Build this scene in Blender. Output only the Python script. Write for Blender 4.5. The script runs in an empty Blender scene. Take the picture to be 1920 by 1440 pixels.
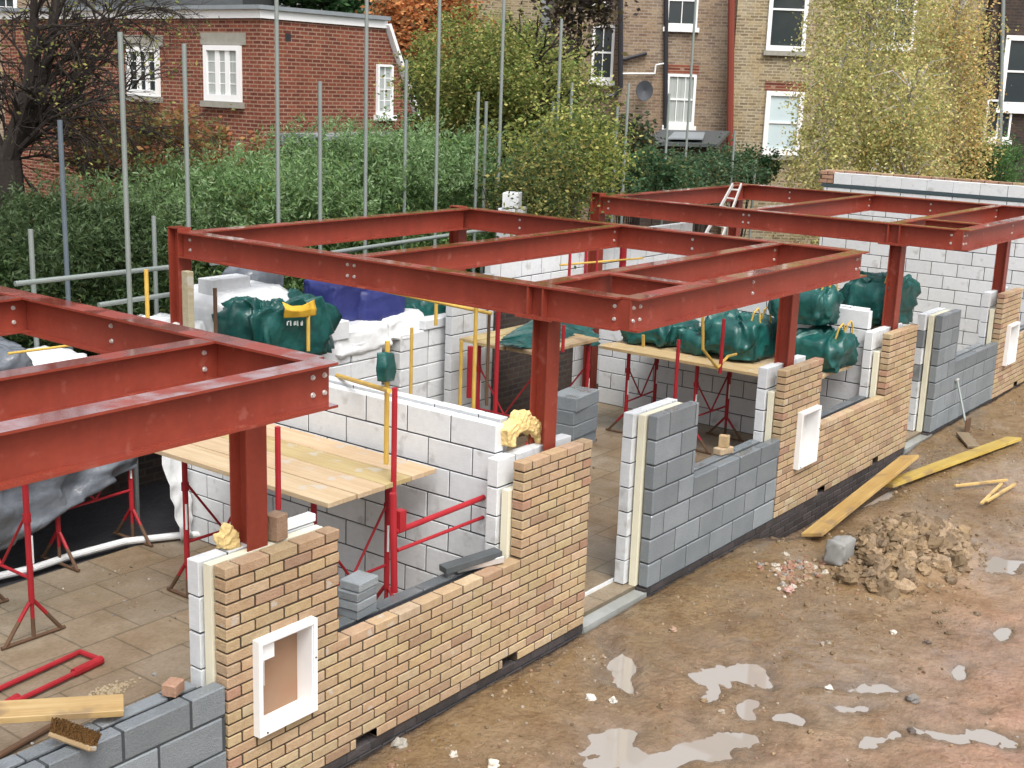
import bpy, math, random
import numpy as np
from mathutils import Vector, Matrix, noise as mn
random.seed(7); RN = np.random.default_rng(7)
S = bpy.context.scene
COL = S.collection
# ------------------------------------------------------------------ camera
FPX = 2362.3; CX, CY, CZ = -4.3567, -5.2662, 4.2784
YAW, PIT, ROL = 0.924, 0.2328, 0.0351
_f = np.array([math.sin(YAW)*math.cos(PIT), math.cos(YAW)*math.cos(PIT), -math.sin(PIT)])
_r = np.array([math.cos(YAW), -math.sin(YAW), 0.]); _u = np.cross(_r, _f)
_r, _u = _r*math.cos(ROL)+_u*math.sin(ROL), -_r*math.sin(ROL)+_u*math.cos(ROL)
CAM = np.array([CX, CY, CZ])
cam = bpy.data.cameras.new('camera'); co = bpy.data.objects.new('camera', cam); COL.objects.link(co)
co.matrix_world = Matrix(((_r[0], _u[0], -_f[0], CX), (_r[1], _u[1], -_f[1], CY), (_r[2], _u[2], -_f[2], CZ), (0, 0, 0, 1)))
cam.sensor_width = 36; cam.lens = FPX/1920*36; cam.clip_end = 1000; cam.clip_start = .05
S.camera = co
# ------------------------------------------------------------------ sky and light (overcast)
SUN_EL, SUN_AZ = math.radians(58), math.radians(215)
wd = bpy.data.worlds.new('World'); S.world = wd; wd.use_nodes = True
nt = wd.node_tree; bg = nt.nodes['Background']
sk = nt.nodes.new('ShaderNodeTexSky'); sk.sky_type = 'NISHITA'; sk.sun_disc = False
sk.sun_elevation = SUN_EL; sk.sun_rotation = SUN_AZ; sk.dust_density = 6; sk.air_density = 1.2; sk.ozone_density = 1
hs = nt.nodes.new('ShaderNodeHueSaturation'); hs.inputs['Saturation'].default_value = .38; hs.inputs['Value'].default_value = 1
nt.links.new(sk.outputs[0], hs.inputs['Color']); nt.links.new(hs.outputs[0], bg.inputs[0]); bg.inputs[1].default_value = .145
sl = bpy.data.lights.new('sun', 'SUN'); sl.energy = .9; sl.angle = math.radians(30); sl.color = (1, .985, .96)
so = bpy.data.objects.new('sun', sl); COL.objects.link(so)
sd = Vector((math.sin(SUN_AZ)*math.cos(SUN_EL), math.cos(SUN_AZ)*math.cos(SUN_EL), math.sin(SUN_EL)))
so.rotation_euler = sd.to_track_quat('Z', 'Y').to_euler()
S.view_settings.view_transform = 'Standard'; S.view_settings.look = 'None'
S.view_settings.exposure = 0.85; S.view_settings.gamma = 1
S.render.engine = 'CYCLES'

# ------------------------------------------------------------------ helpers
def ray(x, y): return _f + _r*(x-960)/FPX - _u*(y-720)/FPX
def at(ax, v, x, y):
    d = ray(x, y); t = (v-CAM[ax])/d[ax]; return CAM+d*t
FH = np.array([_f[0], _f[1], 0]); FH /= np.linalg.norm(FH); RH = np.array([FH[1], -FH[0], 0])
def vp(x, y, D):
    d = ray(x, y); return CAM+d*(D/(d @ FH))
OFF = {}
def tag(o, label=None, cat=None, group=None, kind=None):
    if label: o['label'] = label
    if cat: o['category'] = cat
    if group: o['group'] = group
    if kind: o['kind'] = kind
    return o
def thing(name, label, cat, loc=(0, 0, 0), group=None, rz=0):
    o = bpy.data.objects.new(name, None); COL.objects.link(o); o.location = loc; o.rotation_euler = (0, 0, rz)
    o.empty_display_size = .1; OFF[o.name] = np.array(loc, float)
    return tag(o, label, cat, group)
def copytree(o, parent=None, loc=None, rz=None, label=None):
    c = o.copy(); COL.objects.link(c)
    if parent is not None: c.parent = parent
    if loc is not None: c.location = loc
    if rz is not None: c.rotation_euler = (0, 0, rz)
    if label: c['label'] = label
    for ch in list(o.children): copytree(ch, c)
    return c
class MB:
    def __init__(s): s.v = []; s.f = []; s.c = []
    def add(s, vs, fs, c=None):
        n = len(s.v); s.v += [tuple(map(float, q)) for q in vs]; s.f += [tuple(i+n for i in f) for f in fs]; s.c += [c or (.5, .5, .5)]*len(fs)
        return s
    def box(s, a, b, c=None, M=None, jit=0):
        (x0, y0, z0), (x1, y1, z1) = a, b
        vs = [(x0, y0, z0), (x1, y0, z0), (x1, y1, z0), (x0, y1, z0), (x0, y0, z1), (x1, y0, z1), (x1, y1, z1), (x0, y1, z1)]
        if jit: vs = [tuple(q+random.uniform(-jit, jit) for q in v) for v in vs]
        if M is not None: vs = [tuple(M @ Vector(v)) for v in vs]
        return s.add(vs, [(0, 3, 2, 1), (4, 5, 6, 7), (0, 1, 5, 4), (1, 2, 6, 5), (2, 3, 7, 6), (3, 0, 4, 7)], c)
    def cbox(s, a, b, c=None, ch=.004, M=None):      # box with chamfered edges
        a = np.array(a, float); b = np.array(b, float); vs = []; ix = {}
        def V(k, p):
            if k not in ix: ix[k] = len(vs); vs.append(p)
            return ix[k]
        fs = []
        def P(ax, corner):    # vertex on face ax at corner(3 bits)
            p = [(b[i]-ch if corner[i] else a[i]+ch) for i in range(3)]; p[ax] = b[ax] if corner[ax] else a[ax]
            return V((ax,)+tuple(corner), tuple(p))
        for ax in range(3):
            u, w = (ax+1) % 3, (ax+2) % 3
            for sd_ in (0, 1):
                q = []
                for cu, cw in ((0, 0), (1, 0), (1, 1), (0, 1)):
                    k = [0, 0, 0]; k[ax] = sd_; k[u] = cu; k[w] = cw; q.append(P(ax, k))
                fs.append(tuple(q if sd_ else q[::-1]))
        for ax in range(3):
            u, w = (ax+1) % 3, (ax+2) % 3
            for cu in (0, 1):
                for cw in (0, 1):
                    k0 = [0, 0, 0]; k0[u] = cu; k0[w] = cw; k1 = list(k0); k1[ax] = 1
                    q = (P(u, k0), P(u, k1), P(w, k1), P(w, k0))
                    fs.append(q if (cu != cw) else q[::-1])
        for k in [(i, j, l) for i in (0, 1) for j in (0, 1) for l in (0, 1)]:
            q = (P(0, k), P(1, k), P(2, k)); fs.append(q if sum(k) % 2 else q[::-1])
        if M is not None: vs = [tuple(M @ Vector(v)) for v in vs]
        return s.add(vs, fs, c)
    def tube(s, p0, p1, r, n=10, r1=None, c=None, caps=True):
        p0 = Vector(p0); p1 = Vector(p1); d = (p1-p0).normalized(); r1 = r if r1 is None else r1
        a = d.orthogonal().normalized(); b = d.cross(a); vs = []
        for p, rr in ((p0, r), (p1, r1)):
            for i in range(n):
                t = 2*math.pi*i/n; vs.append(tuple(p+a*(rr*math.cos(t))+b*(rr*math.sin(t))))
        fs = [(i, (i+1) % n, n+(i+1) % n, n+i) for i in range(n)]
        if caps: fs += [tuple(range(n-1, -1, -1)), tuple(range(n, 2*n))]
        return s.add(vs, fs, c)
    def path(s, pts, r, n=8, c=None):
        for a, b in zip(pts, pts[1:]): s.tube(a, b, r, n, c=c)
        return s
    def beam(s, p0, p1, w, h, c=None, up=(0, 0, 1)):   # rectangular bar
        p0 = Vector(p0); p1 = Vector(p1); d = (p1-p0); L = d.length; d.normalize(); a = Vector(up).cross(d)
        if a.length < 1e-3: a = Vector((1, 0, 0)).cross(d)
        a.normalize(); b = d.cross(a)
        M = Matrix(((d.x, a.x, b.x, p0.x), (d.y, a.y, b.y, p0.y), (d.z, a.z, b.z, p0.z), (0, 0, 0, 1)))
        return s.box((0, -w/2, -h/2), (L, w/2, h/2), c, M)
    def build(s, name, mat, parent=None, label=None, smooth=False, loc=None):
        me = bpy.data.meshes.new(name); V = np.array(s.v, float)
        if parent is None:
            off = np.array(loc if loc is not None else [(V[:, 0].min()+V[:, 0].max())/2, (V[:, 1].min()+V[:, 1].max())/2, V[:, 2].min()])
        else: off = OFF[parent.name]
        me.from_pydata((V-off).tolist(), [], s.f)
        ca = me.color_attributes.new('tint', 'FLOAT_COLOR', 'CORNER')
        cols = []
        for f, c in zip(s.f, s.c): cols += [c[0], c[1], c[2], 1.]*len(f)
        ca.data.foreach_set('color', cols)
        if smooth: me.polygons.foreach_set('use_smooth', [True]*len(me.polygons))
        me.materials.append(mat); me.update()
        o = bpy.data.objects.new(name, me); COL.objects.link(o)
        if parent is not None: o.parent = parent
        else: o.location = off
        OFF[o.name] = off
        if label: o['label'] = label
        return o
# ------------------------------------------------------------------ materials
def mat(name, col=None, rough=.6, metal=0, spec=.28, attr=False, noise=None, bump=None, fn=None, trans=0, coat=0, sub=0):
    m = bpy.data.materials.new(name); m.use_nodes = True; t = m.node_tree; N = t.nodes; L = t.links; B = N['Principled BSDF']
    B.inputs['Roughness'].default_value = rough; B.inputs['Metallic'].default_value = metal; B.inputs['Specular IOR Level'].default_value = spec
    B.inputs['Transmission Weight'].default_value = trans; B.inputs['Coat Weight'].default_value = coat
    tc = N.new('ShaderNodeTexCoord'); src = None
    if attr:
        a = N.new('ShaderNodeAttribute'); a.attribute_name = 'tint'; src = a.outputs['Color']
    else:
        r = N.new('ShaderNodeRGB'); r.outputs[0].default_value = (*col, 1); src = r.outputs[0]
    for (sc, amt, dark, det, stretch) in (noise or []):
        mp = N.new('ShaderNodeMapping'); mp.inputs['Scale'].default_value = stretch or (1, 1, 1); L.new(tc.outputs['Object'], mp.inputs[0])
        n = N.new('ShaderNodeTexNoise'); n.inputs['Scale'].default_value = sc; n.inputs['Detail'].default_value = det; n.inputs['Roughness'].default_value = .6
        L.new(mp.outputs[0], n.inputs['Vector'])
        rp = N.new('ShaderNodeMapRange'); rp.inputs[1].default_value = .35; rp.inputs[2].default_value = .65; rp.inputs[3].default_value = 0; rp.inputs[4].default_value = amt
        L.new(n.outputs[0], rp.inputs[0])
        mx = N.new('ShaderNodeMix'); mx.data_type = 'RGBA'; mx.blend_type = 'MULTIPLY' if max(dark) <= 1 and min(dark) >= 0 and noise is not None and len(dark) == 3 else 'MIX'
        L.new(rp.outputs[0], mx.inputs[0]); L.new(src, mx.inputs[6]); mx.inputs[7].default_value = (*dark, 1); src = mx.outputs[2]
    if bump:
        sc, st, det = bump
        n = N.new('ShaderNodeTexNoise'); n.inputs['Scale'].default_value = sc; n.inputs['Detail'].default_value = det; L.new(tc.outputs['Object'], n.inputs['Vector'])
        b = N.new('ShaderNodeBump'); b.inputs['Strength'].default_value = st; b.inputs['Distance'].default_value = .02; L.new(n.outputs[0], b.inputs['Height']); L.new(b.outputs[0], B.inputs['Normal'])
    if fn: src = fn(t, N, L, B, tc, src) or src
    L.new(src, B.inputs['Base Color'])
    return m
def splash(col, lo=.66, hi=.70, sc=9):
    def fn(t, N, L, B, tc, src):
        n = N.new('ShaderNodeTexNoise'); n.inputs['Scale'].default_value = sc; n.inputs['Detail'].default_value = 3; L.new(tc.outputs['Object'], n.inputs['Vector'])
        r = N.new('ShaderNodeMapRange'); r.inputs[1].default_value = lo; r.inputs[2].default_value = hi; r.inputs[4].default_value = .6; L.new(n.outputs[0], r.inputs[0])
        mx = N.new('ShaderNodeMix'); mx.data_type = 'RGBA'; L.new(r.outputs[0], mx.inputs[0]); L.new(src, mx.inputs[6]); mx.inputs[7].default_value = (*col, 1); return mx.outputs[2]
    return fn
def wet_top(lo, hi, sc=4, ior=2.2, a0=.42):
    def fn(t, N, L, B, tc, src):     # rain film lying on faces that point up
        g = N.new('ShaderNodeNewGeometry'); sp = N.new('ShaderNodeSeparateXYZ'); L.new(g.outputs['Normal'], sp.inputs[0])
        n = N.new('ShaderNodeTexNoise'); n.inputs['Scale'].default_value = sc; n.inputs['Detail'].default_value = 5; L.new(tc.outputs['Object'], n.inputs['Vector'])
        r = N.new('ShaderNodeMapRange'); r.inputs[1].default_value = a0; r.inputs[2].default_value = a0+.14; L.new(n.outputs[0], r.inputs[0])
        m = N.new('ShaderNodeMath'); m.operation = 'MULTIPLY'; L.new(sp.outputs[2], m.inputs[0]); L.new(r.outputs[0], m.inputs[1]); m.use_clamp = True
        q = N.new('ShaderNodeMapRange'); q.inputs[3].default_value = hi; q.inputs[4].default_value = lo; L.new(m.outputs[0], q.inputs[0]); L.new(q.outputs[0], B.inputs['Roughness'])
        c = N.new('ShaderNodeMath'); c.operation = 'MULTIPLY'; c.inputs[1].default_value = 1.0; L.new(m.outputs[0], c.inputs[0]); L.new(c.outputs[0], B.inputs['Coat Weight'])
        B.inputs['Coat Roughness'].default_value = .08; B.inputs['Coat IOR'].default_value = ior
    return fn
M_steel = mat('red_oxide_steel', (.262, .049, .030), .45, noise=[(1.6, .5, (.74, .64, .62), 6, (1, 1, 1)), (9, .35, (.66, .68, .72), 5, (1, 1, .25)), (30, .3, (.75, .7, .7), 4, (1, 1, 1)), (3.3, .3, (1, .92, .78), 5, (1, 1, .5))], fn=lambda *a: (wet_top(.10, .4, 3.5, 5.0, .38)(*a), splash((.36, .13, .10), .63, .78, 9)(*a))[1])
M_bolt = mat('galvanised_bolt', (.62, .60, .58), .35, metal=.6)
M_brick = mat('buff_brick', attr=True, rough=.85, noise=[(14, .45, (.72, .60, .52), 5, (1, 1, 1)), (55, .35, (.75, .7, .62), 3, (1, 1, .6)), (1.1, .45, (.74, .69, .64), 4, (1, 1, 1))], bump=(90, .5, 4), fn=splash((.50, .47, .42), .655, .70, 7))
M_mortar = mat('dark_mortar', (.07, .05, .032), .95, noise=[(20, .5, (.6, .6, .6), 3, (1, 1, 1))], bump=(80, .5, 3))
M_white = mat('aerated_block', attr=True, rough=.9, noise=[(.8, .35, (.84, .82, .77), 6, (1, 1, 1)), (11, .3, (.80, .80, .80), 6, (1, 1, 2.5)), (5, .22, (.82, .84, .86), 5, (1, 1, 1)), (26, .18, (.8, .8, .8), 3, (1, 1, 1)), (1.3, .2, (.86, .84, .80), 2, (1, 1, 1))], bump=(120, .25, 3), fn=splash((.36, .355, .34), .60, .72, 6))
M_grey = mat('dense_block', attr=True, rough=.75, noise=[(3, .5, (.66, .70, .74), 5, (1, 1, 1)), (60, .4, (.7, .7, .7), 3, (1, 1, 1))], bump=(120, .5, 3), fn=wet_top(.25, .75, 5))
M_joint = mat('grey_mortar', (.055, .062, .066), .9, noise=[(30, .4, (.6, .6, .6), 3, (1, 1, 1))])
M_jointw = mat('pale_joint', (.075, .08, .085), .9, noise=[(30, .4, (.6, .6, .6), 3, (1, 1, 1))])
M_dpc = mat('black_membrane', (.02, .021, .024), .35, bump=(30, .3, 3))
M_eng = mat('dark_footing_brick', attr=True, rough=.5, noise=[(12, .5, (.55, .55, .5), 4, (1, 1, 1))], bump=(60, .4, 3))
M_foamb = mat('insulation_board', (.74, .71, .56), .8, noise=[(8, .25, (.85, .83, .75), 4, (1, 1, 1))])
M_foam = mat('expanding_foam', (.72, .56, .26), .75, noise=[(14, .4, (.85, .7, .5), 4, (1, 1, 1))], bump=(30, .8, 4))
M_upvc = mat('white_plastic', (.80, .81, .81), .28, noise=[(6, .12, (.85, .84, .8), 3, (1, 1, 1))])
M_panel = mat('meter_backboard', (.30, .19, .12), .6, noise=[(3, .6, (1, .8, .7), 3, (1, 1, 1))])
M_panelw = mat('meter_door_inside', (.62, .62, .60), .5)
def woodfn(t, N, L, B, tc, src): return None
M_plank = mat('scaffold_board', attr=True, rough=.55, noise=[(22, .55, (.74, .62, .45), 6, (1, .05, 1)), (70, .4, (.70, .62, .5), 4, (1, .04, 1)), (1.5, .45, (.74, .70, .64), 4, (1, 1, 1))], bump=(20, .2, 4), fn=splash((.42, .41, .38), .60, .66, 5))
M_plankx = mat('scaffold_board_wet', attr=True, rough=.4, noise=[(22, .55, (.74, .62, .45), 6, (.05, 1, 1)), (70, .4, (.7, .62, .5), 4, (.04, 1, 1)), (1.7, .5, (.66, .56, .44), 4, (1, 1, 1))], fn=splash((.22, .15, .09), .56, .66, 4))
M_galv = mat('galvanised_tube', (.27, .30, .285), .5, metal=.35, noise=[(3, .5, (.75, .82, .78), 4, (1, 1, .3))])
M_galvb = mat('blue_painted_tube', (.11, .135, .155), .5, noise=[(5, .4, (.7, .8, .9), 3, (1, 1, 1))])
M_red = mat('red_trestle_paint', (.36, .022, .03), .42, noise=[(7, .5, (.6, .5, .5), 5, (1, 1, .4))])
M_rust = mat('muddy_rusty_steel', (.13, .075, .045), .75, noise=[(12, .5, (.6, .6, .6), 4, (1, 1, 1))])
M_yel = mat('yellow_painted_tube', (.62, .41, .09), .45, noise=[(9, .5, (.62, .55, .45), 4, (1, 1, .5))])
M_film = mat('white_polythene', (.70, .72, .73), .22, noise=[(3, .4, (.78, .78, .76), 4, (1, 1, 1)), (9, .3, (.8, .8, .78), 4, (1, 1, 1))], bump=(7, .6, 4))
M_clear = mat('clear_polythene', (.15, .165, .185), .2, noise=[(5, .6, (.45, .48, .54), 5, (1, 1, 1))], bump=(9, .9, 5), coat=.12)
M_green = mat('green_woven_bag', (.013, .10, .086), .42, noise=[(3, .8, (.35, .45, .5), 5, (1, 1, 1)), (12, .4, (.5, .55, .6), 3, (1, 1, 1))], bump=(9, .7, 5), coat=.25)
M_blue = mat('blue_tarpaulin', (.04, .05, .19), .35, noise=[(4, .5, (.5, .5, .6), 4, (1, 1, 1))], bump=(9, .7, 4))
M_bagy = mat('bag_band_yellow', (.60, .36, .035), .5)
M_bagw = mat('white_print', (.7, .74, .72), .5)
M_alu = mat('aluminium', (.62, .60, .57), .35, metal=.5)
def leaffn(t, N, L, B, tc, src):
    tr = N.new('ShaderNodeBsdfTranslucent'); L.new(src, tr.inputs[0]); mx = N.new('ShaderNodeMixShader'); mx.inputs[0].default_value = .45
    L.new(B.outputs[0], mx.inputs[1]); L.new(tr.outputs[0], mx.inputs[2]); L.new(mx.outputs[0], N['Material Output'].inputs[0])
M_leaf = mat('leaf', attr=True, rough=.6, spec=.15, fn=leaffn)
M_bark = mat('bark', (.035, .028, .024), .9, noise=[(10, .5, (.6, .6, .6), 4, (1, 1, .3))], bump=(30, .5, 3))
M_birch = mat('birch_bark', (.55, .53, .47), .7, noise=[(7, .8, (.18, .16, .14), 3, (1, 1, .5))])
M_glass = mat('window_glass', (.03, .04, .045), .06, spec=.7)
M_blind = mat('window_blind', (.50, .60, .62), .5)
M_net = mat('net_curtain', (.42, .45, .43), .6, noise=[(16, .5, (.5, .52, .52), 2, (3, 3, .05))])
M_slate = mat('slate_roof', (.085, .095, .10), .5, noise=[(8, .5, (.6, .6, .6), 4, (1, 1, 1))])
M_lead = mat('lead_flashing', (.24, .27, .29), .45, noise=[(6, .4, (.7, .7, .7), 3, (1, 1, 1))])
M_stone = mat('stone_sill', (.30, .29, .25), .8, noise=[(8, .4, (.7, .7, .65), 3, (1, 1, 1))])
M_pipe = mat('black_iron_pipe', (.03, .03, .035), .4)
M_pipered = mat('red_brown_soil_pipe', (.20, .045, .03), .5)
M_clod = mat('clay_clods', attr=True, rough=.7, noise=[(9, .5, (.66, .6, .55), 5, (1, 1, 1))], bump=(40, .7, 4))
M_stonec = mat('loose_stone', attr=True, rough=.6, noise=[(20, .4, (.7, .7, .7), 3, (1, 1, 1))])
M_bristle = mat('coir_bristle', (.17, .085, .025), .95, noise=[(60, .6, (.5, .5, .5), 3, (1, 1, 1))], bump=(120, 1, 3))

def brickmat(name, cols, mortar, scale=1.0, mort=.012, bumps=.25):   # far-off walls: object Z courses, X/Y along the wall
    def fn(t, N, L, B, tc, src):
        sp = N.new('ShaderNodeSeparateXYZ'); L.new(tc.outputs['Object'], sp.inputs[0])
        ad = N.new('ShaderNodeMath'); L.new(sp.outputs[0], ad.inputs[0]); L.new(sp.outputs[1], ad.inputs[1])
        cb = N.new('ShaderNodeCombineXYZ'); L.new(ad.outputs[0], cb.inputs[0]); L.new(sp.outputs[2], cb.inputs[1])
        bt = N.new('ShaderNodeTexBrick'); L.new(cb.outputs[0], bt.inputs['Vector']); bt.inputs['Scale'].default_value = scale
        bt.inputs['Brick Width'].default_value = .225; bt.inputs['Row Height'].default_value = .075; bt.inputs['Mortar Size'].default_value = mort
        bt.inputs['Mortar Smooth'].default_value = .3; bt.inputs['Bias'].default_value = 0
        bt.inputs['Color1'].default_value = (*cols[0], 1); bt.inputs['Color2'].default_value = (*cols[1], 1); bt.inputs['Mortar'].default_value = (*mortar, 1)
        src = bt.outputs['Color']
        for sc, am, dk in ((.6, .55, cols[2]), (2.5, .45, cols[3]), (16, .45, (.55, .55, .55))):
            n = N.new('ShaderNodeTexNoise'); n.inputs['Scale'].default_value = sc; n.inputs['Detail'].default_value = 5; L.new(tc.outputs['Object'], n.inputs['Vector'])
            r = N.new('ShaderNodeMapRange'); r.inputs[1].default_value = .42; r.inputs[2].default_value = .62; r.inputs[4].default_value = am; L.new(n.outputs[0], r.inputs[0])
            mx = N.new('ShaderNodeMix'); mx.data_type = 'RGBA'; mx.blend_type = 'MULTIPLY'; L.new(r.outputs[0], mx.inputs[0]); L.new(src, mx.inputs[6]); mx.inputs[7].default_value = (*dk, 1); src = mx.outputs[2]
        b = N.new('ShaderNodeBump'); b.inputs['Strength'].default_value = bumps; b.inputs['Distance'].default_value = .01; b.invert = True; L.new(bt.outputs['Fac'], b.inputs['Height']); L.new(b.outputs[0], B.inputs['Normal'])
        return src
    return mat(name, (1, 1, 1), .9, fn=fn)
M_redbrick = brickmat('old_red_brick', [(.25, .075, .045), (.13, .036, .026), (.8, .7, .65), (.75, .7, .7)], (.32, .215, .15), mort=.013)
M_stock = brickmat('london_stock_brick', [(.40, .34, .22), (.19, .155, .105), (.88, .78, .66), (.9, .8, .6)], (.42, .38, .29), mort=.014)
M_stock2 = brickmat('worn_stock_brick', [(.34, .26, .17), (.19, .135, .10), (.9, .78, .70), (.8, .75, .7)], (.33, .29, .24), mort=.013)
M_darkbrick = brickmat('dark_shaded_brick', [(.075, .05, .04), (.04, .032, .03), (.8, .8, .8), (.8, .8, .8)], (.07, .06, .05))  # dark brick, deepened to put the interior shade under the decks into its colour

# ------------------------------------------------------------------ ground
P = 7.2     # length of one house along the facade
def vnoise(x, y, seed=0):
    xi = np.floor(x).astype(int); yi = np.floor(y).astype(int); fx = x-xi; fy = y-yi
    fx = fx*fx*(3-2*fx); fy = fy*fy*(3-2*fy)
    def h(a, b):
        v = np.sin(a*127.1+b*311.7+seed*74.7)*43758.5453; return v-np.floor(v)
    return (h(xi, yi)*(1-fx)+h(xi+1, yi)*fx)*(1-fy)+(h(xi, yi+1)*(1-fx)+h(xi+1, yi+1)*fx)*fy
def fbm(x, y, o=4, seed=0):
    s = 0; a = .5
    for k in range(o): s = s+a*vnoise(x*2**k, y*2**k, seed+k); a *= .5
    return s
PUD = []
for (px, py, rx, ry, d) in [(1152, 1205, 34, 42, .05), (1385, 1262, 55, 28, .05), (1315, 1290, 30, 30, .035), (1338, 1395, 60, 40, .05), (1150, 1395, 60, 45, .045),
                            (1408, 1335, 22, 20, .04), (1480, 1352, 35, 12, .035), (1875, 1190, 28, 12, .045), (1803, 1262, 22, 16, .04), (1890, 1062, 60, 13, .05), (1850, 1335, 26, 12, .035),
                            (1760, 1380, 90, 20, .035), (1880, 1400, 70, 26, .045), (1620, 1330, 60, 9, .028), (1705, 1140, 22, 9, .03), (1250, 1428, 50, 16, .03), (1560, 1290, 90, 14, .02), (1700, 1300, 80, 14, .02), (1180, 1260, 16, 30, .03)]:
    c = at(2, -.08, px, py); a = at(2, -.08, px+rx, py); b = at(2, -.08, px, py+ry)
    PUD.append((c, a-c, b-c, d))
def ground_h(x, y):
    h = -.052+.055*(fbm(x*.9, y*.9, 4, 3)-.47)+.022*(fbm(x*5, y*5, 3, 9)-.45)+.020*(fbm(x*14, y*14, 3, 21)-.42)
    WN1 = fbm(x*3.2, y*3.2, 6, 61); WN2 = fbm(x*3.2, y*3.2, 6, 83)
    for c, a, b, d in PUD:
        A = np.array([[a[0], b[0]], [a[1], b[1]]]); I = np.linalg.inv(A)
        u = I[0, 0]*(x-c[0])+I[0, 1]*(y-c[1]); v = I[1, 0]*(x-c[0])+I[1, 1]*(y-c[1])
        u = u+2.6*(WN1-.47); v = v+2.6*(WN2-.47)
        h = h-d*1.0*np.exp(-((u*u+v*v)**1.2)*.8)
    # foundation trench exposed beside the second brick bay, mound of dug clay beside it
    tr = np.exp(-((y+.10)/.26)**2)*1/(1+np.exp(-(x-7.1)*6))*1/(1+np.exp((x-10.6)*3)); h = h-.26*tr
    tr2 = np.exp(-((y+.05)/.10)**2)*(x > -3)*(x < 7.1); h = h-.03*tr2
    cm = at(2, 0, 1700, 1035); md = np.exp(-(((x-cm[0])/.78)**2+((y-cm[1])/.42)**2)**1.3)
    h = h+md*(.20+.16*fbm(x*5, y*5, 4, 5))
    edge = np.clip((-y-.1)/.5, 0, 1); h = h+.02*(1-edge)*(x > 0)
    h = h+.020*np.abs(fbm(x*4.5, y*4.5, 3, 91)-.47)*3*np.clip(fbm(x*.5, y*.5, 2, 12)*3-1.2, 0, 1)
    h = h+np.clip((x-9)/8, 0, 1)*.05
    h = np.where(y > -.02, -.35+np.clip((y-4.3)/1.2, 0, 1)*.3, h)
    return h
def axis(parts):
    out = []
    for a, b, st in parts: out += list(np.arange(a, b, st))
    return np.array(out+[parts[-1][1]])
gx = axis([(-120, -20, 12), (-20, -4, 1), (-4, 0, .2), (0, 13.5, .035), (13.5, 17, .1), (17, 30, 1), (30, 140, 10)])
gy = axis([(-80, -12, 6), (-12, -6, .5), (-6, -4.2, .1), (-4.2, 0, .035), (0, .2, .1), (.2, 8, .6), (8, 30, 2), (30, 120, 10)])
GX, GY = np.meshgrid(gx, gy); GZ = ground_h(GX, GY)
me = bpy.data.meshes.new('ground'); nx, ny = len(gx), len(gy)
i = np.arange(nx*ny).reshape(ny, nx); q = np.stack([i[:-1, :-1], i[:-1, 1:], i[1:, 1:], i[1:, :-1]], -1).reshape(-1, 4)
me.from_pydata(np.stack([GX, GY, GZ], -1).reshape(-1, 3).tolist(), [], q.tolist()); me.polygons.foreach_set('use_smooth', [True]*len(me.polygons))
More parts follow.
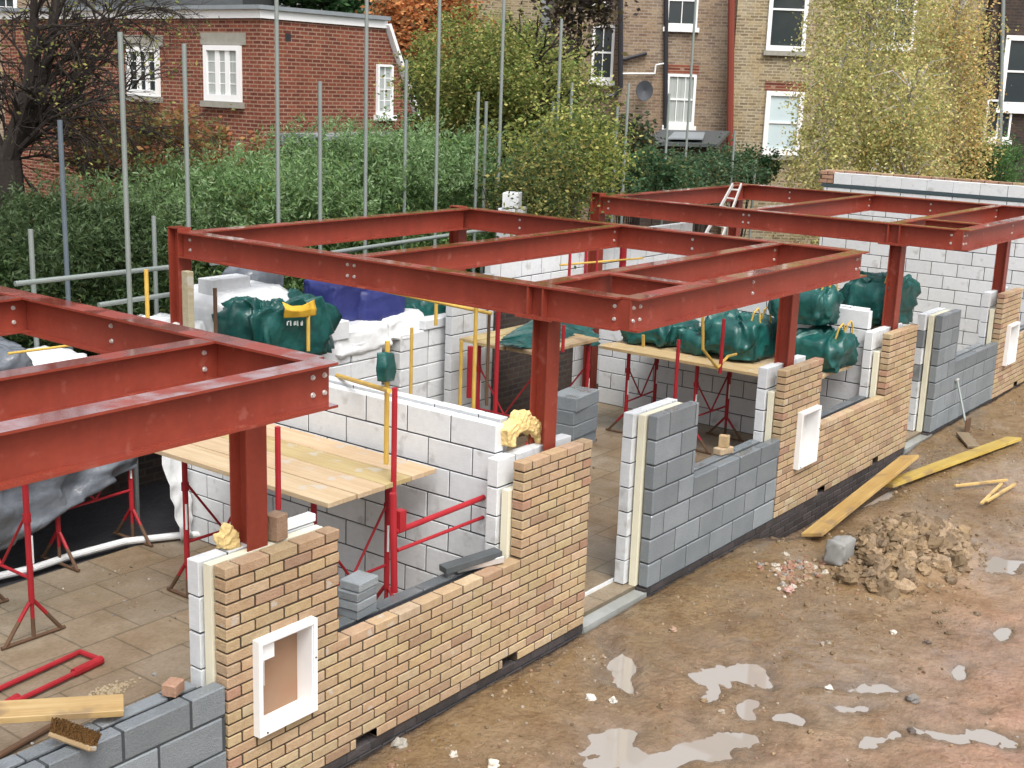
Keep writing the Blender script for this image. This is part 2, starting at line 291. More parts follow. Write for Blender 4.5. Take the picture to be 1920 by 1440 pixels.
def mudfn(t, N, L, B, tc, src):
    def noise(sc, det=6, off=0):
        n = N.new('ShaderNodeTexNoise'); n.inputs['Scale'].default_value = sc; n.inputs['Detail'].default_value = det; n.inputs['Roughness'].default_value = .62
        mp = N.new('ShaderNodeMapping'); mp.inputs['Location'].default_value = (off, off, 0); L.new(tc.outputs['Object'], mp.inputs[0]); L.new(mp.outputs[0], n.inputs['Vector']); return n.outputs[0]
    def ramp(s, a, b, c, d):
        r = N.new('ShaderNodeMapRange'); r.inputs[1].default_value = a; r.inputs[2].default_value = b; r.inputs[3].default_value = c; r.inputs[4].default_value = d; L.new(s, r.inputs[0]); return r.outputs[0]
    def mix(f, a, b, mode='MIX'):
        x = N.new('ShaderNodeMix'); x.data_type = 'RGBA'; x.blend_type = mode; L.new(f, x.inputs[0])
        for k, s in ((6, a), (7, b)):
            if isinstance(s, tuple): x.inputs[k].default_value = (*s, 1)
            else: L.new(s, x.inputs[k])
        return x.outputs[2]
    c = mix(ramp(noise(.8), .42, .6, 0, 1), (.20, .125, .058), (.29, .205, .125))
    c = mix(ramp(noise(.45, 4, 40), .5, .62, 0, .8), c, (.33, .235, .165))      # pinkish clay
    c = mix(ramp(noise(.33, 4, 90), .55, .68, 0, .7), c, (.33, .20, .15))
    sx = N.new('ShaderNodeSeparateXYZ'); L.new(tc.outputs['Object'], sx.inputs[0])
    far = N.new('ShaderNodeMath'); far.operation = 'MULTIPLY_ADD'; far.inputs[1].default_value = -.5; L.new(sx.outputs[1], far.inputs[0]); L.new(noise(.7, 5, 33), far.inputs[2])
    c = mix(ramp(far.outputs[0], .75, 1.6, .75, 0), c, (.17, .115, .055))       # ochre clay beside the wall
    c = mix(ramp(far.outputs[0], 1.5, 2.1, 0, .65), c, (.40, .235, .175))      # pink crushed brick farther out
    c = mix(ramp(noise(3, 8, 10), .45, .66, 0, .7), c, (.62, .52, .42), 'MULTIPLY')
    c = mix(ramp(noise(11, 6, 70), .5, .68, 0, .6), c, (.5, .4, .3), 'MULTIPLY')
    c = mix(ramp(noise(30, 4, 5), .55, .75, 0, .5), c, (.45, .4, .35), 'MULTIPLY')
    wet = ramp(sx.outputs[2], -.083, -.04, 1, 0)      # soaked mud just above the water line
    c = mix(wet, c, mix(ramp(noise(5, 4, 8), .4, .6, 0, 1), (.12, .082, .05), (.19, .135, .09)))
    ro = N.new('ShaderNodeMath'); ro.operation = 'MINIMUM'; L.new(ramp(noise(1.6, 8, 60), .42, .6, .6, .14), ro.inputs[0]); L.new(ramp(wet, .1, .9, .6, .07), ro.inputs[1]); L.new(ro.outputs[0], B.inputs['Roughness'])
    B.inputs['IOR'].default_value = 1.5       # thin sheet of surface water lying in broad soft-edged patches
    L.new(ramp(noise(.55, 6, 120), .44, .60, 0, 1), B.inputs['Coat Weight']); B.inputs['Coat IOR'].default_value = 1.7; L.new(ramp(noise(4, 6, 140), .4, .6, .12, .34), B.inputs['Coat Roughness'])
    n2 = N.new('ShaderNodeTexNoise'); n2.inputs['Scale'].default_value = 5; n2.inputs['Detail'].default_value = 5; L.new(tc.outputs['Object'], n2.inputs['Vector']); b2 = N.new('ShaderNodeBump'); b2.inputs['Strength'].default_value = .25; b2.inputs['Distance'].default_value = .02; L.new(n2.outputs[0], b2.inputs['Height']); L.new(b2.outputs[0], B.inputs['Coat Normal'])
    n = N.new('ShaderNodeTexNoise'); n.inputs['Scale'].default_value = 22; n.inputs['Detail'].default_value = 8; L.new(tc.outputs['Object'], n.inputs['Vector'])
    b = N.new('ShaderNodeBump'); b.inputs['Strength'].default_value = .8; b.inputs['Distance'].default_value = .03; L.new(n.outputs[0], b.inputs['Height']); L.new(b.outputs[0], B.inputs['Normal'])
    return c
me.materials.append(mat('wet_mud', (.3, .2, .1), .5, fn=mudfn))
g = bpy.data.objects.new('ground', me); COL.objects.link(g); g['kind'] = 'structure'
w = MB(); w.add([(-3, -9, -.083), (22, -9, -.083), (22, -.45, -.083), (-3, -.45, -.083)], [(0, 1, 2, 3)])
o = w.build('puddle_water', mat('muddy_water_sky_tint', (.30, .27, .235), .03, fn=lambda t, N, L, B, tc, src: B.inputs['IOR'].__setattr__('default_value', 2.35))); o['kind'] = 'structure'  # pale base colour imitates bright sky reflected in the muddy water
def inner_floor():
    m = MB(); z0, z1 = -.3, -.002
    m.box((-6, .12, z0), (17.1, 4.12, z1))
    def fn(t, N, L, B, tc, src):
        bt = N.new('ShaderNodeTexBrick'); L.new(tc.outputs['Object'], bt.inputs['Vector']); bt.inputs['Scale'].default_value = 1; bt.inputs['Brick Width'].default_value = .53; bt.inputs['Row Height'].default_value = .5
        bt.inputs['Mortar Size'].default_value = .012; bt.inputs['Mortar Smooth'].default_value = .6
        bt.inputs['Color1'].default_value = (.29, .235, .165, 1); bt.inputs['Color2'].default_value = (.245, .215, .165, 1); bt.inputs['Mortar'].default_value = (.16, .14, .10, 1)
        s = bt.outputs['Color']
        for sc, am, dk in ((1.2, .6, (.62, .55, .45)), (5, .5, (.7, .65, .55)), (.5, .5, (1, .82, .72)), (30, .35, (.6, .6, .6))):
            n = N.new('ShaderNodeTexNoise'); n.inputs['Scale'].default_value = sc; n.inputs['Detail'].default_value = 6; L.new(tc.outputs['Object'], n.inputs['Vector'])
            r = N.new('ShaderNodeMapRange'); r.inputs[1].default_value = .42; r.inputs[2].default_value = .64; r.inputs[4].default_value = am; L.new(n.outputs[0], r.inputs[0])
            mx = N.new('ShaderNodeMix'); mx.data_type = 'RGBA'; mx.blend_type = 'MULTIPLY'; L.new(r.outputs[0], mx.inputs[0]); L.new(s, mx.inputs[6]); mx.inputs[7].default_value = (*dk, 1); s = mx.outputs[2]
        n = N.new('ShaderNodeTexNoise'); n.inputs['Scale'].default_value = 1.4; L.new(tc.outputs['Object'], n.inputs['Vector'])
        r = N.new('ShaderNodeMapRange'); r.inputs[1].default_value = .4; r.inputs[2].default_value = .6; r.inputs[3].default_value = .3; r.inputs[4].default_value = .75; L.new(n.outputs[0], r.inputs[0]); L.new(r.outputs[0], B.inputs['Roughness'])
        return s
    o = m.build('floor', mat('beam_and_block_floor', (1, 1, 1), .6, fn=fn, bump=(40, .3, 4))); o['kind'] = 'structure'
inner_floor()
m = MB(); m.box((-6, 4.14, -.32), (5.9, 5.58, -.03)); o = m.build('membrane_strip', mat('damp_membrane', (.045, .045, .05), .45, noise=[(3, .5, (.5, .5, .5), 4, (1, 1, 1))], bump=(8, .8, 4))); tag(o, 'dark damp membrane lying between the floor edge and the rear wall', 'membrane', kind='structure')

# ------------------------------------------------------------------ masonry
def bcol():
    r = random.random()
    if r < .62: c = (.50, .38, .24)
    elif r < .80: c = (.46, .34, .22)
    elif r < .88: c = (.38, .265, .18)
    else: c = (.53, .42, .28)
    k = random.uniform(.93, 1.07); return tuple(min(1, x*k*random.uniform(.96, 1.04)) for x in c)
def rcol(): k = random.uniform(.85, 1.1); return (.43*k, .27*k, .19*k)
def wcol(): k = random.uniform(.93, 1.03); return (.70*k, .725*k, .745*k)
def gcol(): k = random.uniform(.82, 1.15); return (.245*k, .268*k, .28*k)
def dcol(): k = random.uniform(.7, 1.2); return (.07*k, .06*k, .06*k)
def course(units, core, a, b, z, h, L, d0, d1, off, colf, ax='x', j=.0125, endred=0, ch=.004, rec=.006, skip=(), jit=.0015):
    """one course of bricks or blocks between a and b along axis ax, depth d0..d1"""
    def bx(m, p0, p1, q0, q1, r0, r1, c=None, rnd=False):
        lo, hi = ((p0, q0, r0), (p1, q1, r1)) if ax == 'x' else ((q0, p0, r0), (q1, p1, r1))
        if rnd: m.cbox(lo, hi, c, ch)
        else: m.box(lo, hi, c)
    x = a-off
    while x < b-.02:
        x0, x1 = max(x, a), min(x+L-j, b)
        sg = [(x0, x1)]
        for s0, s1 in skip: sg = [q for u, v in sg for q in ((u, min(v, s0)), (max(u, s1), v)) if q[1]-q[0] > .02] if sg else sg
        for x0, x1 in (sg if x1-x0 > .03 else []):
            e = (x0 < a+.01 or x1 > b-.01) and (x1-x0) < L*.7 and random.random() < endred
            dy = random.uniform(-jit, jit)*1.4; dz = random.uniform(-jit, jit)
            bx(units, x0, x1, d0+dy, d1+dy, z+j/2+dz, z+h-j/2+dz, rcol() if e else colf(), True)
        x += L
    segs = [(a+rec, b-rec)]
    for s0, s1 in skip:
        n = []
        for u, v in segs:
            if s1 <= u or s0 >= v: n.append((u, v))
            else:
                if s0 > u: n.append((u, s0))
                if s1 < v: n.append((s1, v))
        segs = n
    for u, v in segs: bx(core, u, v, d0+rec, d1-rec, z-.004, z+h-.012)
def brick_bay(X0, idx, lab):
    t = thing('brick_wall', lab, 'brick wall', (X0, 0, 0), 'half-built brick bays of the facade')
    B, C = MB(), MB()
    A1, B0, B1 = X0+.9, X0+2.804, X0+3.704
    sk = [(X0+1.06, X0+1.26), (X0+2.62, X0+2.80)]; mo = X0+(.19, .36, .32)[idx]; mk = [(mo+.012, mo+.458)]
    for k in range(21):
        z = k*.075; off = 0 if k % 2 else .1125
        kw = dict(h=.075, L=.225, d0=0, d1=.1025, colf=bcol, endred=.35)
        if k < 11: course(B, C, X0, B1, z, off=off, skip=sk if k == 0 else (mk if k > 5 else ()), **kw)
        else:
            course(B, C, X0, A1, z, off=off, skip=mk if k < 14 else (), **kw); course(B, C, B0, B1, z, off=off, **kw)
    B.build('brick_leaf', M_brick, t); C.build('mortar_bed', M_mortar, t)
    # footing below
    F, FC = MB(), MB()
    for k in range(5): course(F, FC, X0-.02, B1+.02, -.075*(k+1)-.004, h=.075, L=.225, d0=.012, d1=.115, off=0 if k % 2 else .1125, colf=dcol)
    F.build('footing', M_eng, t); FC.build('footing_mortar', M_joint, t)
    # inner leaf: white blocks at the piers, dark blocks under the window
    W, WC, G = MB(), MB(), MB()
    for k in range(7):
        z = k*.225
        for a, b in ((X0-.03, A1-.02), (B0-.06, B1-.01)):
            course(W, WC, a, b, z, h=.225, L=.45, d0=.2, d1=.3, off=0 if k % 2 else .225, colf=wcol, rec=.008)
    for k in range(4):
        course(G, WC, A1-.01, B0-.07, k*.2, h=.2, L=.45, d0=.2, d1=.3, off=.1*k, colf=lambda: tuple(x*.55 for x in gcol()), rec=.008)
    W.build('inner_leaf', M_white, t); WC.build('inner_joint', M_jointw, t); G.build('sill_block', M_grey, t)
    I = MB(); z1 = 1.575 if idx == 0 else 1.34
    I.box((X0-.012, .116, .0), (A1-.03, .178, z1-.01)); I.box((B0-.03, .116, 0), (B1-.02, .178, 1.34))
    I.build('insulation_board', M_foamb, t)
    D = MB(); D.box((A1, .104, .45), (B0-.035, .199, .78)); D.build('cavity_closer', M_dpc, t)
    return t
def grey_bay(X0, lab, endx, pier=True, inner='mixed'):
    t = thing('block_wall', lab, 'block wall', (X0, 0, 0), 'half-built grey block bays of the facade')
    G, J, W, WC, GI = MB(), MB(), MB(), MB(), MB()
    pw = X0+.72; top = .86
    for k in range(7):
        z = k*.225; off = 0 if k % 2 else .225
        if k < 3: course(G, J, X0, endx, z, h=.225, L=.45, d0=.002, d1=.1, off=off, colf=gcol, ch=.008)
        else:
            if pier: course(G, J, X0, pw, z, h=.225, L=.45, d0=.002, d1=.1, off=off, colf=gcol, ch=.008)
            if k == 3: course(G, J, (pw+.01) if pier else X0, endx, z, h=.19, L=.45, d0=.002, d1=.1, off=off, colf=lambda: tuple(x*.8 for x in gcol()), ch=.008)
    for k in range(7):
        if pier: course(W, WC, X0-.08, pw-.05, k*.225, h=.225, L=.45, d0=.2, d1=.3, off=0 if k % 2 else .225, colf=(wcol if (inner == 'white' or k not in (3, 5)) else gcol), rec=.008)
        if k < 4: course(GI, WC, pw if pier else X0, endx-.05, k*.205, h=.205, L=.45, d0=.2, d1=.3, off=0 if k % 2 else .225, colf=gcol, rec=.008)
    G.build('outer_leaf', M_grey, t); J.build('mortar_bed', M_joint, t)
    if W.v: W.build('inner_leaf', M_white, t)
    WC.build('inner_joint', M_jointw, t); GI.build('inner_sill_block', M_grey, t)
    if pier:
        I = MB(); I.box((X0-.03, .116, .0), (pw-.1, .178, 1.56)); I.build('insulation_board', M_foamb, t)
    D = MB(); D.box(((pw if pier else X0), .104, .45), (endx-.02, .199, .80)); D.build('cavity_closer', M_dpc, t)
    F, FC = MB(), MB()
    for k in range(5): course(F, FC, X0-.02, endx, -.075*(k+1)-.004, h=.075, L=.225, d0=.012, d1=.115, off=0 if k % 2 else .1125, colf=dcol)
    F.build('footing', M_eng, t); FC.build('footing_mortar', M_joint, t)
    return t
brick_bay(0, 0, 'buff brick wall bay nearest the camera, at bottom left with a window gap')
brick_bay(P, 1, 'buff brick wall bay in the middle of the facade, above the leaning yellow boards')
brick_bay(2*P, 2, 'buff brick wall bay cut off by the right edge of the photo')
grey_bay(-2.5, 'low grey block wall at the bottom left corner, with the brush on it', -.012, pier=False)
grey_bay(4.703, 'grey block wall with a tall pier beside the near doorway', P-.012, inner='white')
grey_bay(P+4.603, 'smaller grey block wall and pier with the shovel leaning on it, at the right', 2*P-.012)
def threshold(X, lab):
    m = MB(); m.box((X+.01, .0, -.10), (X+.99, .33, -.035)); o = m.build('door_threshold', mat('wet_concrete', (.33, .34, .33), .25, noise=[(4, .6, (.6, .6, .55), 5, (1, 1, 1))])); tag(o, lab, 'threshold')
    f = MB(); f.box((X-.02, .012, -.38), (X+1.02, .115, -.101)); f.build('footing', M_eng, o)
    d = MB(); d.box((X+.0, .315, -.03), (X+1.0, .33, .03)); d.build('membrane_edge', M_film, o)
threshold(3.704, 'wet grey concrete threshold in the near doorway'); threshold(P+3.704, 'far doorway threshold beyond the middle brick bay')
def party(X, y0, y1, top, lab, thick=.1, two=True, skipz=0):
    t = thing('party_wall', lab, 'block wall', (X, y0, 0), 'white block party walls')
    W, J = MB(), MB()
    for k in range(top):
        course(W, J, y0, y1, k*.225, h=.225, L=.45, d0=X, d1=X+.1, off=(.0 if k % 2 else .225), colf=wcol, ax='y', rec=.007)
    W.build('near_leaf', M_white, t); J.build('near_joint', M_jointw, t)
    if two:
        W, J = MB(), MB()
        for k in range(top): course(W, J, y0+.1, y1, k*.225, h=.225, L=.45, d0=X+.18, d1=X+.28, off=(.225 if k % 2 else .0), colf=wcol, ax='y', rec=.007)
        W.build('far_leaf', M_white, t); J.build('far_joint', M_jointw, t)
    return t
party(2.84, .305, 4.1, 8, 'long white block party wall beside the near plank deck')
party(P+2.84, .305, 4.1, 8, 'white block party wall in shade behind the middle brick bay')
# gable wall at the far end: tall, with brick outer leaf
gt = thing('gable_wall', 'tall white block gable wall across the right background with a brick edge on top', 'block wall', (17.2, .3, 0))
W, J, Bm, Bc = MB(), MB(), MB(), MB()
for k in range(12): course(W, J, -2.2, 4.15, k*.225, h=.225, L=.45, d0=17.2, d1=17.3, off=0 if k % 2 else .225, colf=wcol, ax='y', rec=.008)
course(W, J, -2.2, 3.98, 2.76, h=.2, L=.45, d0=17.2, d1=17.3, off=0, colf=wcol, ax='y', rec=.004, j=.004)
for k in range(40): course(Bm, Bc, -2.2, 4.23, k*.075, h=.075, L=.225, d0=17.38, d1=17.48, off=0 if k % 2 else .1125, colf=lambda: random.choice([rcol, bcol])(), ax='y')
for k in range(3): course(Bm, Bc, 4.0, 4.25, 2.76+k*.075, h=.075, L=.225, d0=17.2, d1=17.37, off=0 if k % 2 else .11, colf=rcol, ax='y')
W.build('inner_leaf', M_white, gt); J.build('inner_joint', M_jointw, gt); Bm.build('brick_leaf', M_brick, gt); Bc.build('mortar_bed', M_mortar, gt)
m = MB(); m.box((17.19, -2.2, 2.703), (17.31, 4.2, 2.757)); m.build('damp_proof_course', mat('dark_dpc_strip', (.05, .075, .085), .5), gt)

# ------------------------------------------------------------------ meter boxes
def meter(X0, lab):
    t = thing('meter_box', lab, 'meter box', (X0, 0, .46), 'white meter boxes in the brick piers')
    w_, h_ = .47, .615; m = MB(); pr = -.055; fr = .035
    def ring(m, x0, x1, z0, z1, y0, y1, th):
        m.box((x0, y0, z0), (x1, y1, z0+th)); m.box((x0, y0, z1-th), (x1, y1, z1)); m.box((x0, y0, z0+th), (x0+th, y1, z1-th)); m.box((x1-th, y0, z0+th), (x1, y1, z1-th))
    x0, z0 = X0, .46
    ring(m, x0, x0+w_, z0, z0+h_, pr, .0, .03)
    ring(m, x0+.026, x0+w_-.026, z0+.026, 1.043, pr+.012, .10, .010)
    m.build('frame', M_upvc, t)
    b = MB(); b.box((x0+.037, .088, z0+.037), (x0+w_-.037, .098, 1.032)); b.build('backboard', M_panel if X0 < 1 else M_panelw, t)
    if X0 < 1:
        s = MB(); s.box((x0+.038, -.02, z0+h_-.15), (x0+.15, .03, 1.032)); s.build('hinge_block', M_upvc, t)
        s = MB(); s.tube((x0+.05, -.035, z0+.32), (x0+.05, -.035, z0+.47), .008); s.build('latch_rod', M_alu, t)
    for dx, dz in ((.06, .015), (w_-.015, .36)):
        s = MB(); s.tube((x0+dx, pr-.004, z0+dz), (x0+dx, pr+.002, z0+dz), .006, 8); s.build('screw', M_pipe, t)
meter(.19, 'open white meter box in the nearest brick pier, brown backboard showing')
meter(P+.36, 'white meter box in the middle brick pier with a plain white back')
meter(2*P+.32, 'white meter box at the right edge of the photo')

# ------------------------------------------------------------------ steel frames
HT, DP, FW = 2.827, .245, .15; Z1 = HT-DP
XB0, XB1, YO, J1, J2, JB = 3.261, 7.43, -.554, .31, 2.232, 4.40
def ib(m, p0, p1, d=DP, w_=FW, tf=.014, tw=.009, top=HT):
    (x0, y0), (x1, y1) = p0, p1
    if abs(y1-y0) < 1e-6: f = lambda a, b, c, e: m.box((x0, y0+a, c), (x1, y0+b, e))
    else: f = lambda a, b, c, e: m.box((x0+a, y0, c), (x0+b, y1, e))
    f(-w_/2, w_/2, top-tf, top); f(-w_/2, w_/2, top-d, top-d+tf); f(-tw/2, tw/2, top-d+tf, top-tf)
def bolts(parent, pts, n):
    for x, y, z in pts:
        b = MB(); dv = Vector(n)*.013; b.tube((x, y, z), tuple(Vector((x, y, z))+dv), .011, 6); b.tube(tuple(Vector((x, y, z))-dv*.4), tuple(Vector((x, y, z))+dv*.25), .015, 10); b.build('bolt', M_bolt, parent)
def frame(s, lab, left=True):
    t = thing('steelwork', lab, 'steel frame', (XB0+s, .2, 0), 'red steel beam frames')
    x0, x1 = XB0+s, XB1+s; e = .012
    def part(nm, p0, p1, **k):
        m = MB(); ib(m, p0, p1, **k); return m.build(nm, M_steel, t)
    fr = part('beam', (x0-.008, YO), (x1+.03, YO))
    zz = (Z1+.075, Z1+.17)
    m = MB(); m.box((x0-.0045, YO+.005, Z1+.001), (x0+.0045, YO+FW/2+.002, HT-.001)); m.build('end_plate', M_steel, t); m = MB(); m.box((x1-.0045, YO+.005, Z1+.001), (x1+.0045, YO+FW/2+.002, HT-.001)); m.build('end_plate', M_steel, t)
    bolts(fr, [(x0+.03+dx, YO-.005, z) for z in zz for dx in (0, .09)], (0, -1, 0))
    bolts(fr, [(x1-.09+dx, YO-.005, z) for z in zz for dx in (0, .085)], (0, -1, 0))
    bolts(fr, [(x0+1.9, YO-.005, z) for z in zz], (0, -1, 0))
    if left:
        lb = part('beam', (x0, YO+FW/2+.002), (x0, JB+.05)); bolts(lb, [(x0-.005, y, z) for z in zz for y in (JB-.05, J2-.04, J2+.04, YO+.13)], (-1, 0, 0))
        st = MB(); st.box((x0-.07, .17, Z1+.015), (x0-.006, .185, HT-.015)); st.box((x0-.07, .31, Z1+.015), (x0-.006, .325, HT-.015)); st.box((x0-.085, .08, Z1-.012), (x0+.085, .42, Z1-.001)); st.build('stiffener', M_steel, t)
    rb = part('beam', (x1-.0, YO+FW/2+.002), (x1, JB+.05)); bolts(rb, [(x1-.005, y, z) for z in zz for y in (J1+.12, 1.3, J2+.12, 3.6)], (-1, 0, 0))
    bk = part('beam', (x0+FW/2+.002, JB), (x1-FW/2-.002, JB), top=HT-.003)
    for y in (J1, J2):
        jb = part('beam', (x0+.006, y), (x1-.006, y), top=HT-.004, d=DP-.012, w_=.13); bolts(jb, [(x1-.1, y-.006, z) for z in zz]+[(x0+.09, y-.006, z) for z in zz], (0, -1, 0))
    sb = part('beam', (x0+.98, YO+.08), (x0+.98, J1-.07), top=HT-.005, d=DP-.02, w_=.12)
    # columns
    for (x, y, zt, zb) in ((x0+.06, .22, Z1-.014, -.3), (x1+.12, .2, Z1-.001, -.3), (x0+.02, JB+.14, HT+.03, -.3), (x1, JB+.14, HT+.01, -.3)):
        m = MB(); h = .076
        m.box((x-h, y-h, zb), (x+h, y-h+.011, zt)); m.box((x-h, y+h-.011, zb), (x+h, y+h, zt)); m.box((x-.004, y-h+.011, zb), (x+.004, y+h-.011, zt))
        m.box((x-.075, y-.075, zt-.012), (x+.075, y+.075, zt-.002)); m.build('column', M_steel, t)
    return t
frame(-P, 'red steel frame cut off by the left edge, nearest the camera')
frame(0, 'red steel frame in the middle of the photo, whole and bolted together')
frame(P, 'farthest red steel frame, at upper right with the ladder against it')

# ------------------------------------------------------------------ planks, trestles, rails
def pcol(): return None
def board(name, pts, w_, th, lab, mt=None, colf=None, cat='board', grp=None, twist=0):
    p0, p1 = [Vector(q) for q in pts]; d = (p1-p0).normalized(); a = Vector((0, 0, 1)).cross(d); a = (Vector((1, 0, 0)) if a.length < .01 else a.normalized()); up = d.cross(a)
    M_ = Matrix(((d.x, a.x, up.x, p0.x), (d.y, a.y, up.y, p0.y), (d.z, a.z, up.z, p0.z), (0, 0, 0, 1))) @ Matrix.Rotation(twist, 4, 'X')
    m = MB(); m.cbox((0, -w_/2, -th/2), ((p1-p0).length, w_/2, th/2), (colf or pcol)(), .003)
    me_off = M_; o = m.build(name, mt or M_plankx, loc=(0, 0, 0)); o.matrix_world = M_; return tag(o, lab, cat, grp)

def pcol(): k = random.uniform(.85, 1.08); return (.55*k, .45*k*random.uniform(.94, 1.03), .27*k*random.uniform(.8, 1.2))
def deck(x0, x1, y0, y1, z, lab, grp, n=None, jit=.06, axis_='y'):
    if axis_ == 'y':
        n = n or max(1, round((x1-x0)/.225)); wd_ = (x1-x0)/n
        for i in range(n):
            m = MB(); a = y0+random.uniform(0, jit); dz = random.uniform(0, .008)
            m.cbox((x0+i*wd_+.004, a, z-.038+dz), (x0+(i+1)*wd_-.004, y1+random.uniform(-jit, jit), z+dz), pcol(), .003)
            yield m.build('scaffold_board', M_plank), i, n
    else:
        n = n or max(1, round((y1-y0)/.225)); wd_ = (y1-y0)/n
        for i in range(n):
            m = MB(); dz = random.uniform(0, .008)
            m.cbox((x0+random.uniform(0, jit), y0+i*wd_+.004, z-.038+dz), (x1+random.uniform(-jit, jit), y0+(i+1)*wd_-.004, z+dz), pcol(), .003)
            yield m.build('scaffold_board', M_plankx), i, n
def c0_z(): return float(at(0, 10.95, 1648, 548)[2])-.42
ORD = ['first', 'second', 'third', 'fourth', 'fifth', 'sixth', 'seventh', 'eighth']
for o, i, n in deck(1.60, 2.76, .80, 2.95, 1.37, '', '', n=4, jit=.02): tag(o, '%s pale board of the near deck, counted from the red column towards the white wall' % ORD[i], 'board', 'boards of the near plank deck')
for o, i, n in deck(P+1.45, P+2.78, .42, 3.2, 1.14, '', '', n=5, jit=.03): tag(o, '%s board of the deck behind the middle brick bay, counted from the left' % ORD[i], 'board', 'boards of the middle plank deck')
for o, i, n in deck(10.35, 11.5, .5, 3.0, c0_z(), '', '', n=4, jit=.02): tag(o, '%s board of the hidden deck under the biggest dark green bag, counted from the left' % ORD[i], 'board', 'boards of the far plank deck')
for o, i, n in deck(6.8, P+.92, 2.85, 4.0, 1.36, '', '', axis_='x'): tag(o, '%s board of the deck with the flat green tarpaulin, counted from the front' % ORD[i], 'board', 'boards of the rear plank deck')
for o, i, n in deck(-1.0, 4.6, 4.35, 5.4, 1.34, '', '', axis_='x'): tag(o, '%s board of the long loading platform at upper left, counted from the front' % ORD[i], 'board', 'boards of the loading platform')
def trestle():
    t = thing('trestle', 'x', 'trestle', (0, 0, 0), 'red steel builders trestles')
    for s in (-1, 1):
        x = s*.4; m = MB(); m.tube((x, 0, .3), (x, 0, 1.30), .024); m.tube((x, 0, .95), (x, 0, 1.02), .032); m.build('post', M_red, t)
        f = MB(); g_ = MB()
        for q0, q1 in (((x, -.02, .31), (x, -.235, .02)), ((x, .02, .31), (x, .235, .02)), ((x, 0, .3), (x, 0, .02))):
            mid = tuple(np.array(q0)*.55+np.array(q1)*.45); f.tube(q0, mid, .016); g_.tube(mid, q1, .0165)
        f.build('foot_strut', M_red, t); g_.tube((x, -.27, .015), (x, .27, .015), .015); g_.build('muddy_foot', M_rust, t)
        w_ = MB(); w_.tube((x-.012, -.021, .62), (x-.012, -.021, .84), .010, 6); w_.build('label_strip', M_bagw, t)
    m = MB(); m.tube((-.45, 0, 1.31), (.45, 0, 1.31), .02); m.build('top_rail', M_red, t)
    m = MB(); m.tube((-.38, 0, .5), (.38, 0, .5), .013); m.tube((-.38, 0, 1.0), (.0, 0, .5), .011); m.tube((.38, 0, 1.0), (.0, 0, .5), .011); m.build('brace', M_red, t)
    return t
T0 = trestle(); used = False
def put_trestle(x, y, rz, lab):
    global used
    if not used: used = True; T0.location = (x, y, 0); T0.rotation_euler = (0, 0, rz); T0['label'] = lab; return T0
    return copytree(T0, None, (x, y, 0), rz, lab)
put_trestle(2.3, 2.78, 0, 'red trestle under the far end of the near plank deck')
put_trestle(2.25, 1.22, 0, 'red trestle under the near end of the near plank deck')
put_trestle(.62, 3.42, math.pi/2, 'leftmost red trestle standing on the open floor under the near frame')
put_trestle(2.02, 4.22, .05, 'red trestle at the floor edge in front of the hanging clear sheet')
for x, y, lab in ((9.3, 2.95, 'at its far end'), (9.3, .75, 'at its near end, behind the middle meter box pier'), (9.25, 1.9, 'in the middle')):
    tr_ = put_trestle(x, y, random.uniform(-.1, .1), 'red trestle under the bag deck, '+lab); tr_.scale = (1, 1, .84)
for x, y, lab in ((7.05, 3.45, 'at its left end'), (8.1, 3.4, 'at its right end')):
    put_trestle(x, y, math.pi/2, 'red trestle under the flat green tarpaulin, '+lab)
def single(name, pts, r, m, lab, cat, grp=None, n=10):
    b = MB(); b.path(pts, r, n); o = b.build(name, m); return tag(o, lab, cat, grp)
def A(ax, v, x, y): return tuple(at(ax, v, x, y))
# guard posts and yellow guard rails
GP = 'red and yellow guard posts'
def gpost(px, pt, pb, Y, m, lab, r=.02):
    b = A(1, Y, px, pb); a = A(1, Y, px, pt); single('guard_post', [(b[0], Y, b[2]), (b[0], Y, a[2])], r, m, lab, 'post', GP)
gpost(737, 728, 985, .82, M_red, 'red guard post rising through the front end of the near deck', .022)
gpost(522, 800, 955, .80, M_red, 'thin red guard post at the left edge of the near deck beside the column')
gpost(724, 640, 870, 1.0, M_yel, 'yellow guard post with a green cap behind the near red guard post')
gpost(770, 615, 745, 3.9, M_yel, 'yellow post in front of the plastic covered block pallet')
gpost(862, 640, 770, 3.0, M_yel, 'yellow post at the right end of the plastic covered pallet')
gpost(578, 568, 658, 4.0, M_yel, 'yellow post in front of the green bag with the yellow band')
gpost(817, 555, 610, 3.4, M_yel, 'short yellow post behind the top of the pallet')
gpost(277, 505, 600, 4.3, M_yel, 'yellow post beside the big pale scaffold pole at upper left')
gpost(887, 560, 780, 2.4, M_yel, 'pale yellow post left of the red guard post by the block pier')
gpost(928, 583, 785, 2.6, M_red, 'red guard post at the left end of the flat green tarpaulin', .024)
gpost(405, 540, 640, 4.35, M_rust, 'rusty brown post in front of the wrapped white pack')
gpost(1608, 528, 660, 1.9, M_yel, 'left one of the two yellow posts by the large dark green bag')
gpost(1616, 528, 590, 2.2, M_yel, 'right one of the two yellow posts by the large dark green bag')
gpost(1055, 610, 660, 2.8, M_red, 'red guard post just right of the middle column')
gpost(1350, 600, 700, .9, M_red, 'red guard post between the hanging yellow straps')
gpost(1522, 545, 700, 1.1, M_red, 'dark red guard post in front of the tall green bag')
gpost(1067, 470, 520, 4.0, M_red, 'thick red post seen through the middle frame')
gpost(1118, 468, 515, 4.0, M_red, 'very thin red post seen through the middle frame, in the middle', .012)
gpost(1166, 462, 520, 4.25, M_red, 'short fat red post at the right of those seen through the middle frame', .05)
gpost(1262, 640, 800, 1.3, M_red, 'red guard post behind the low grey block wall, with the yellow strap')
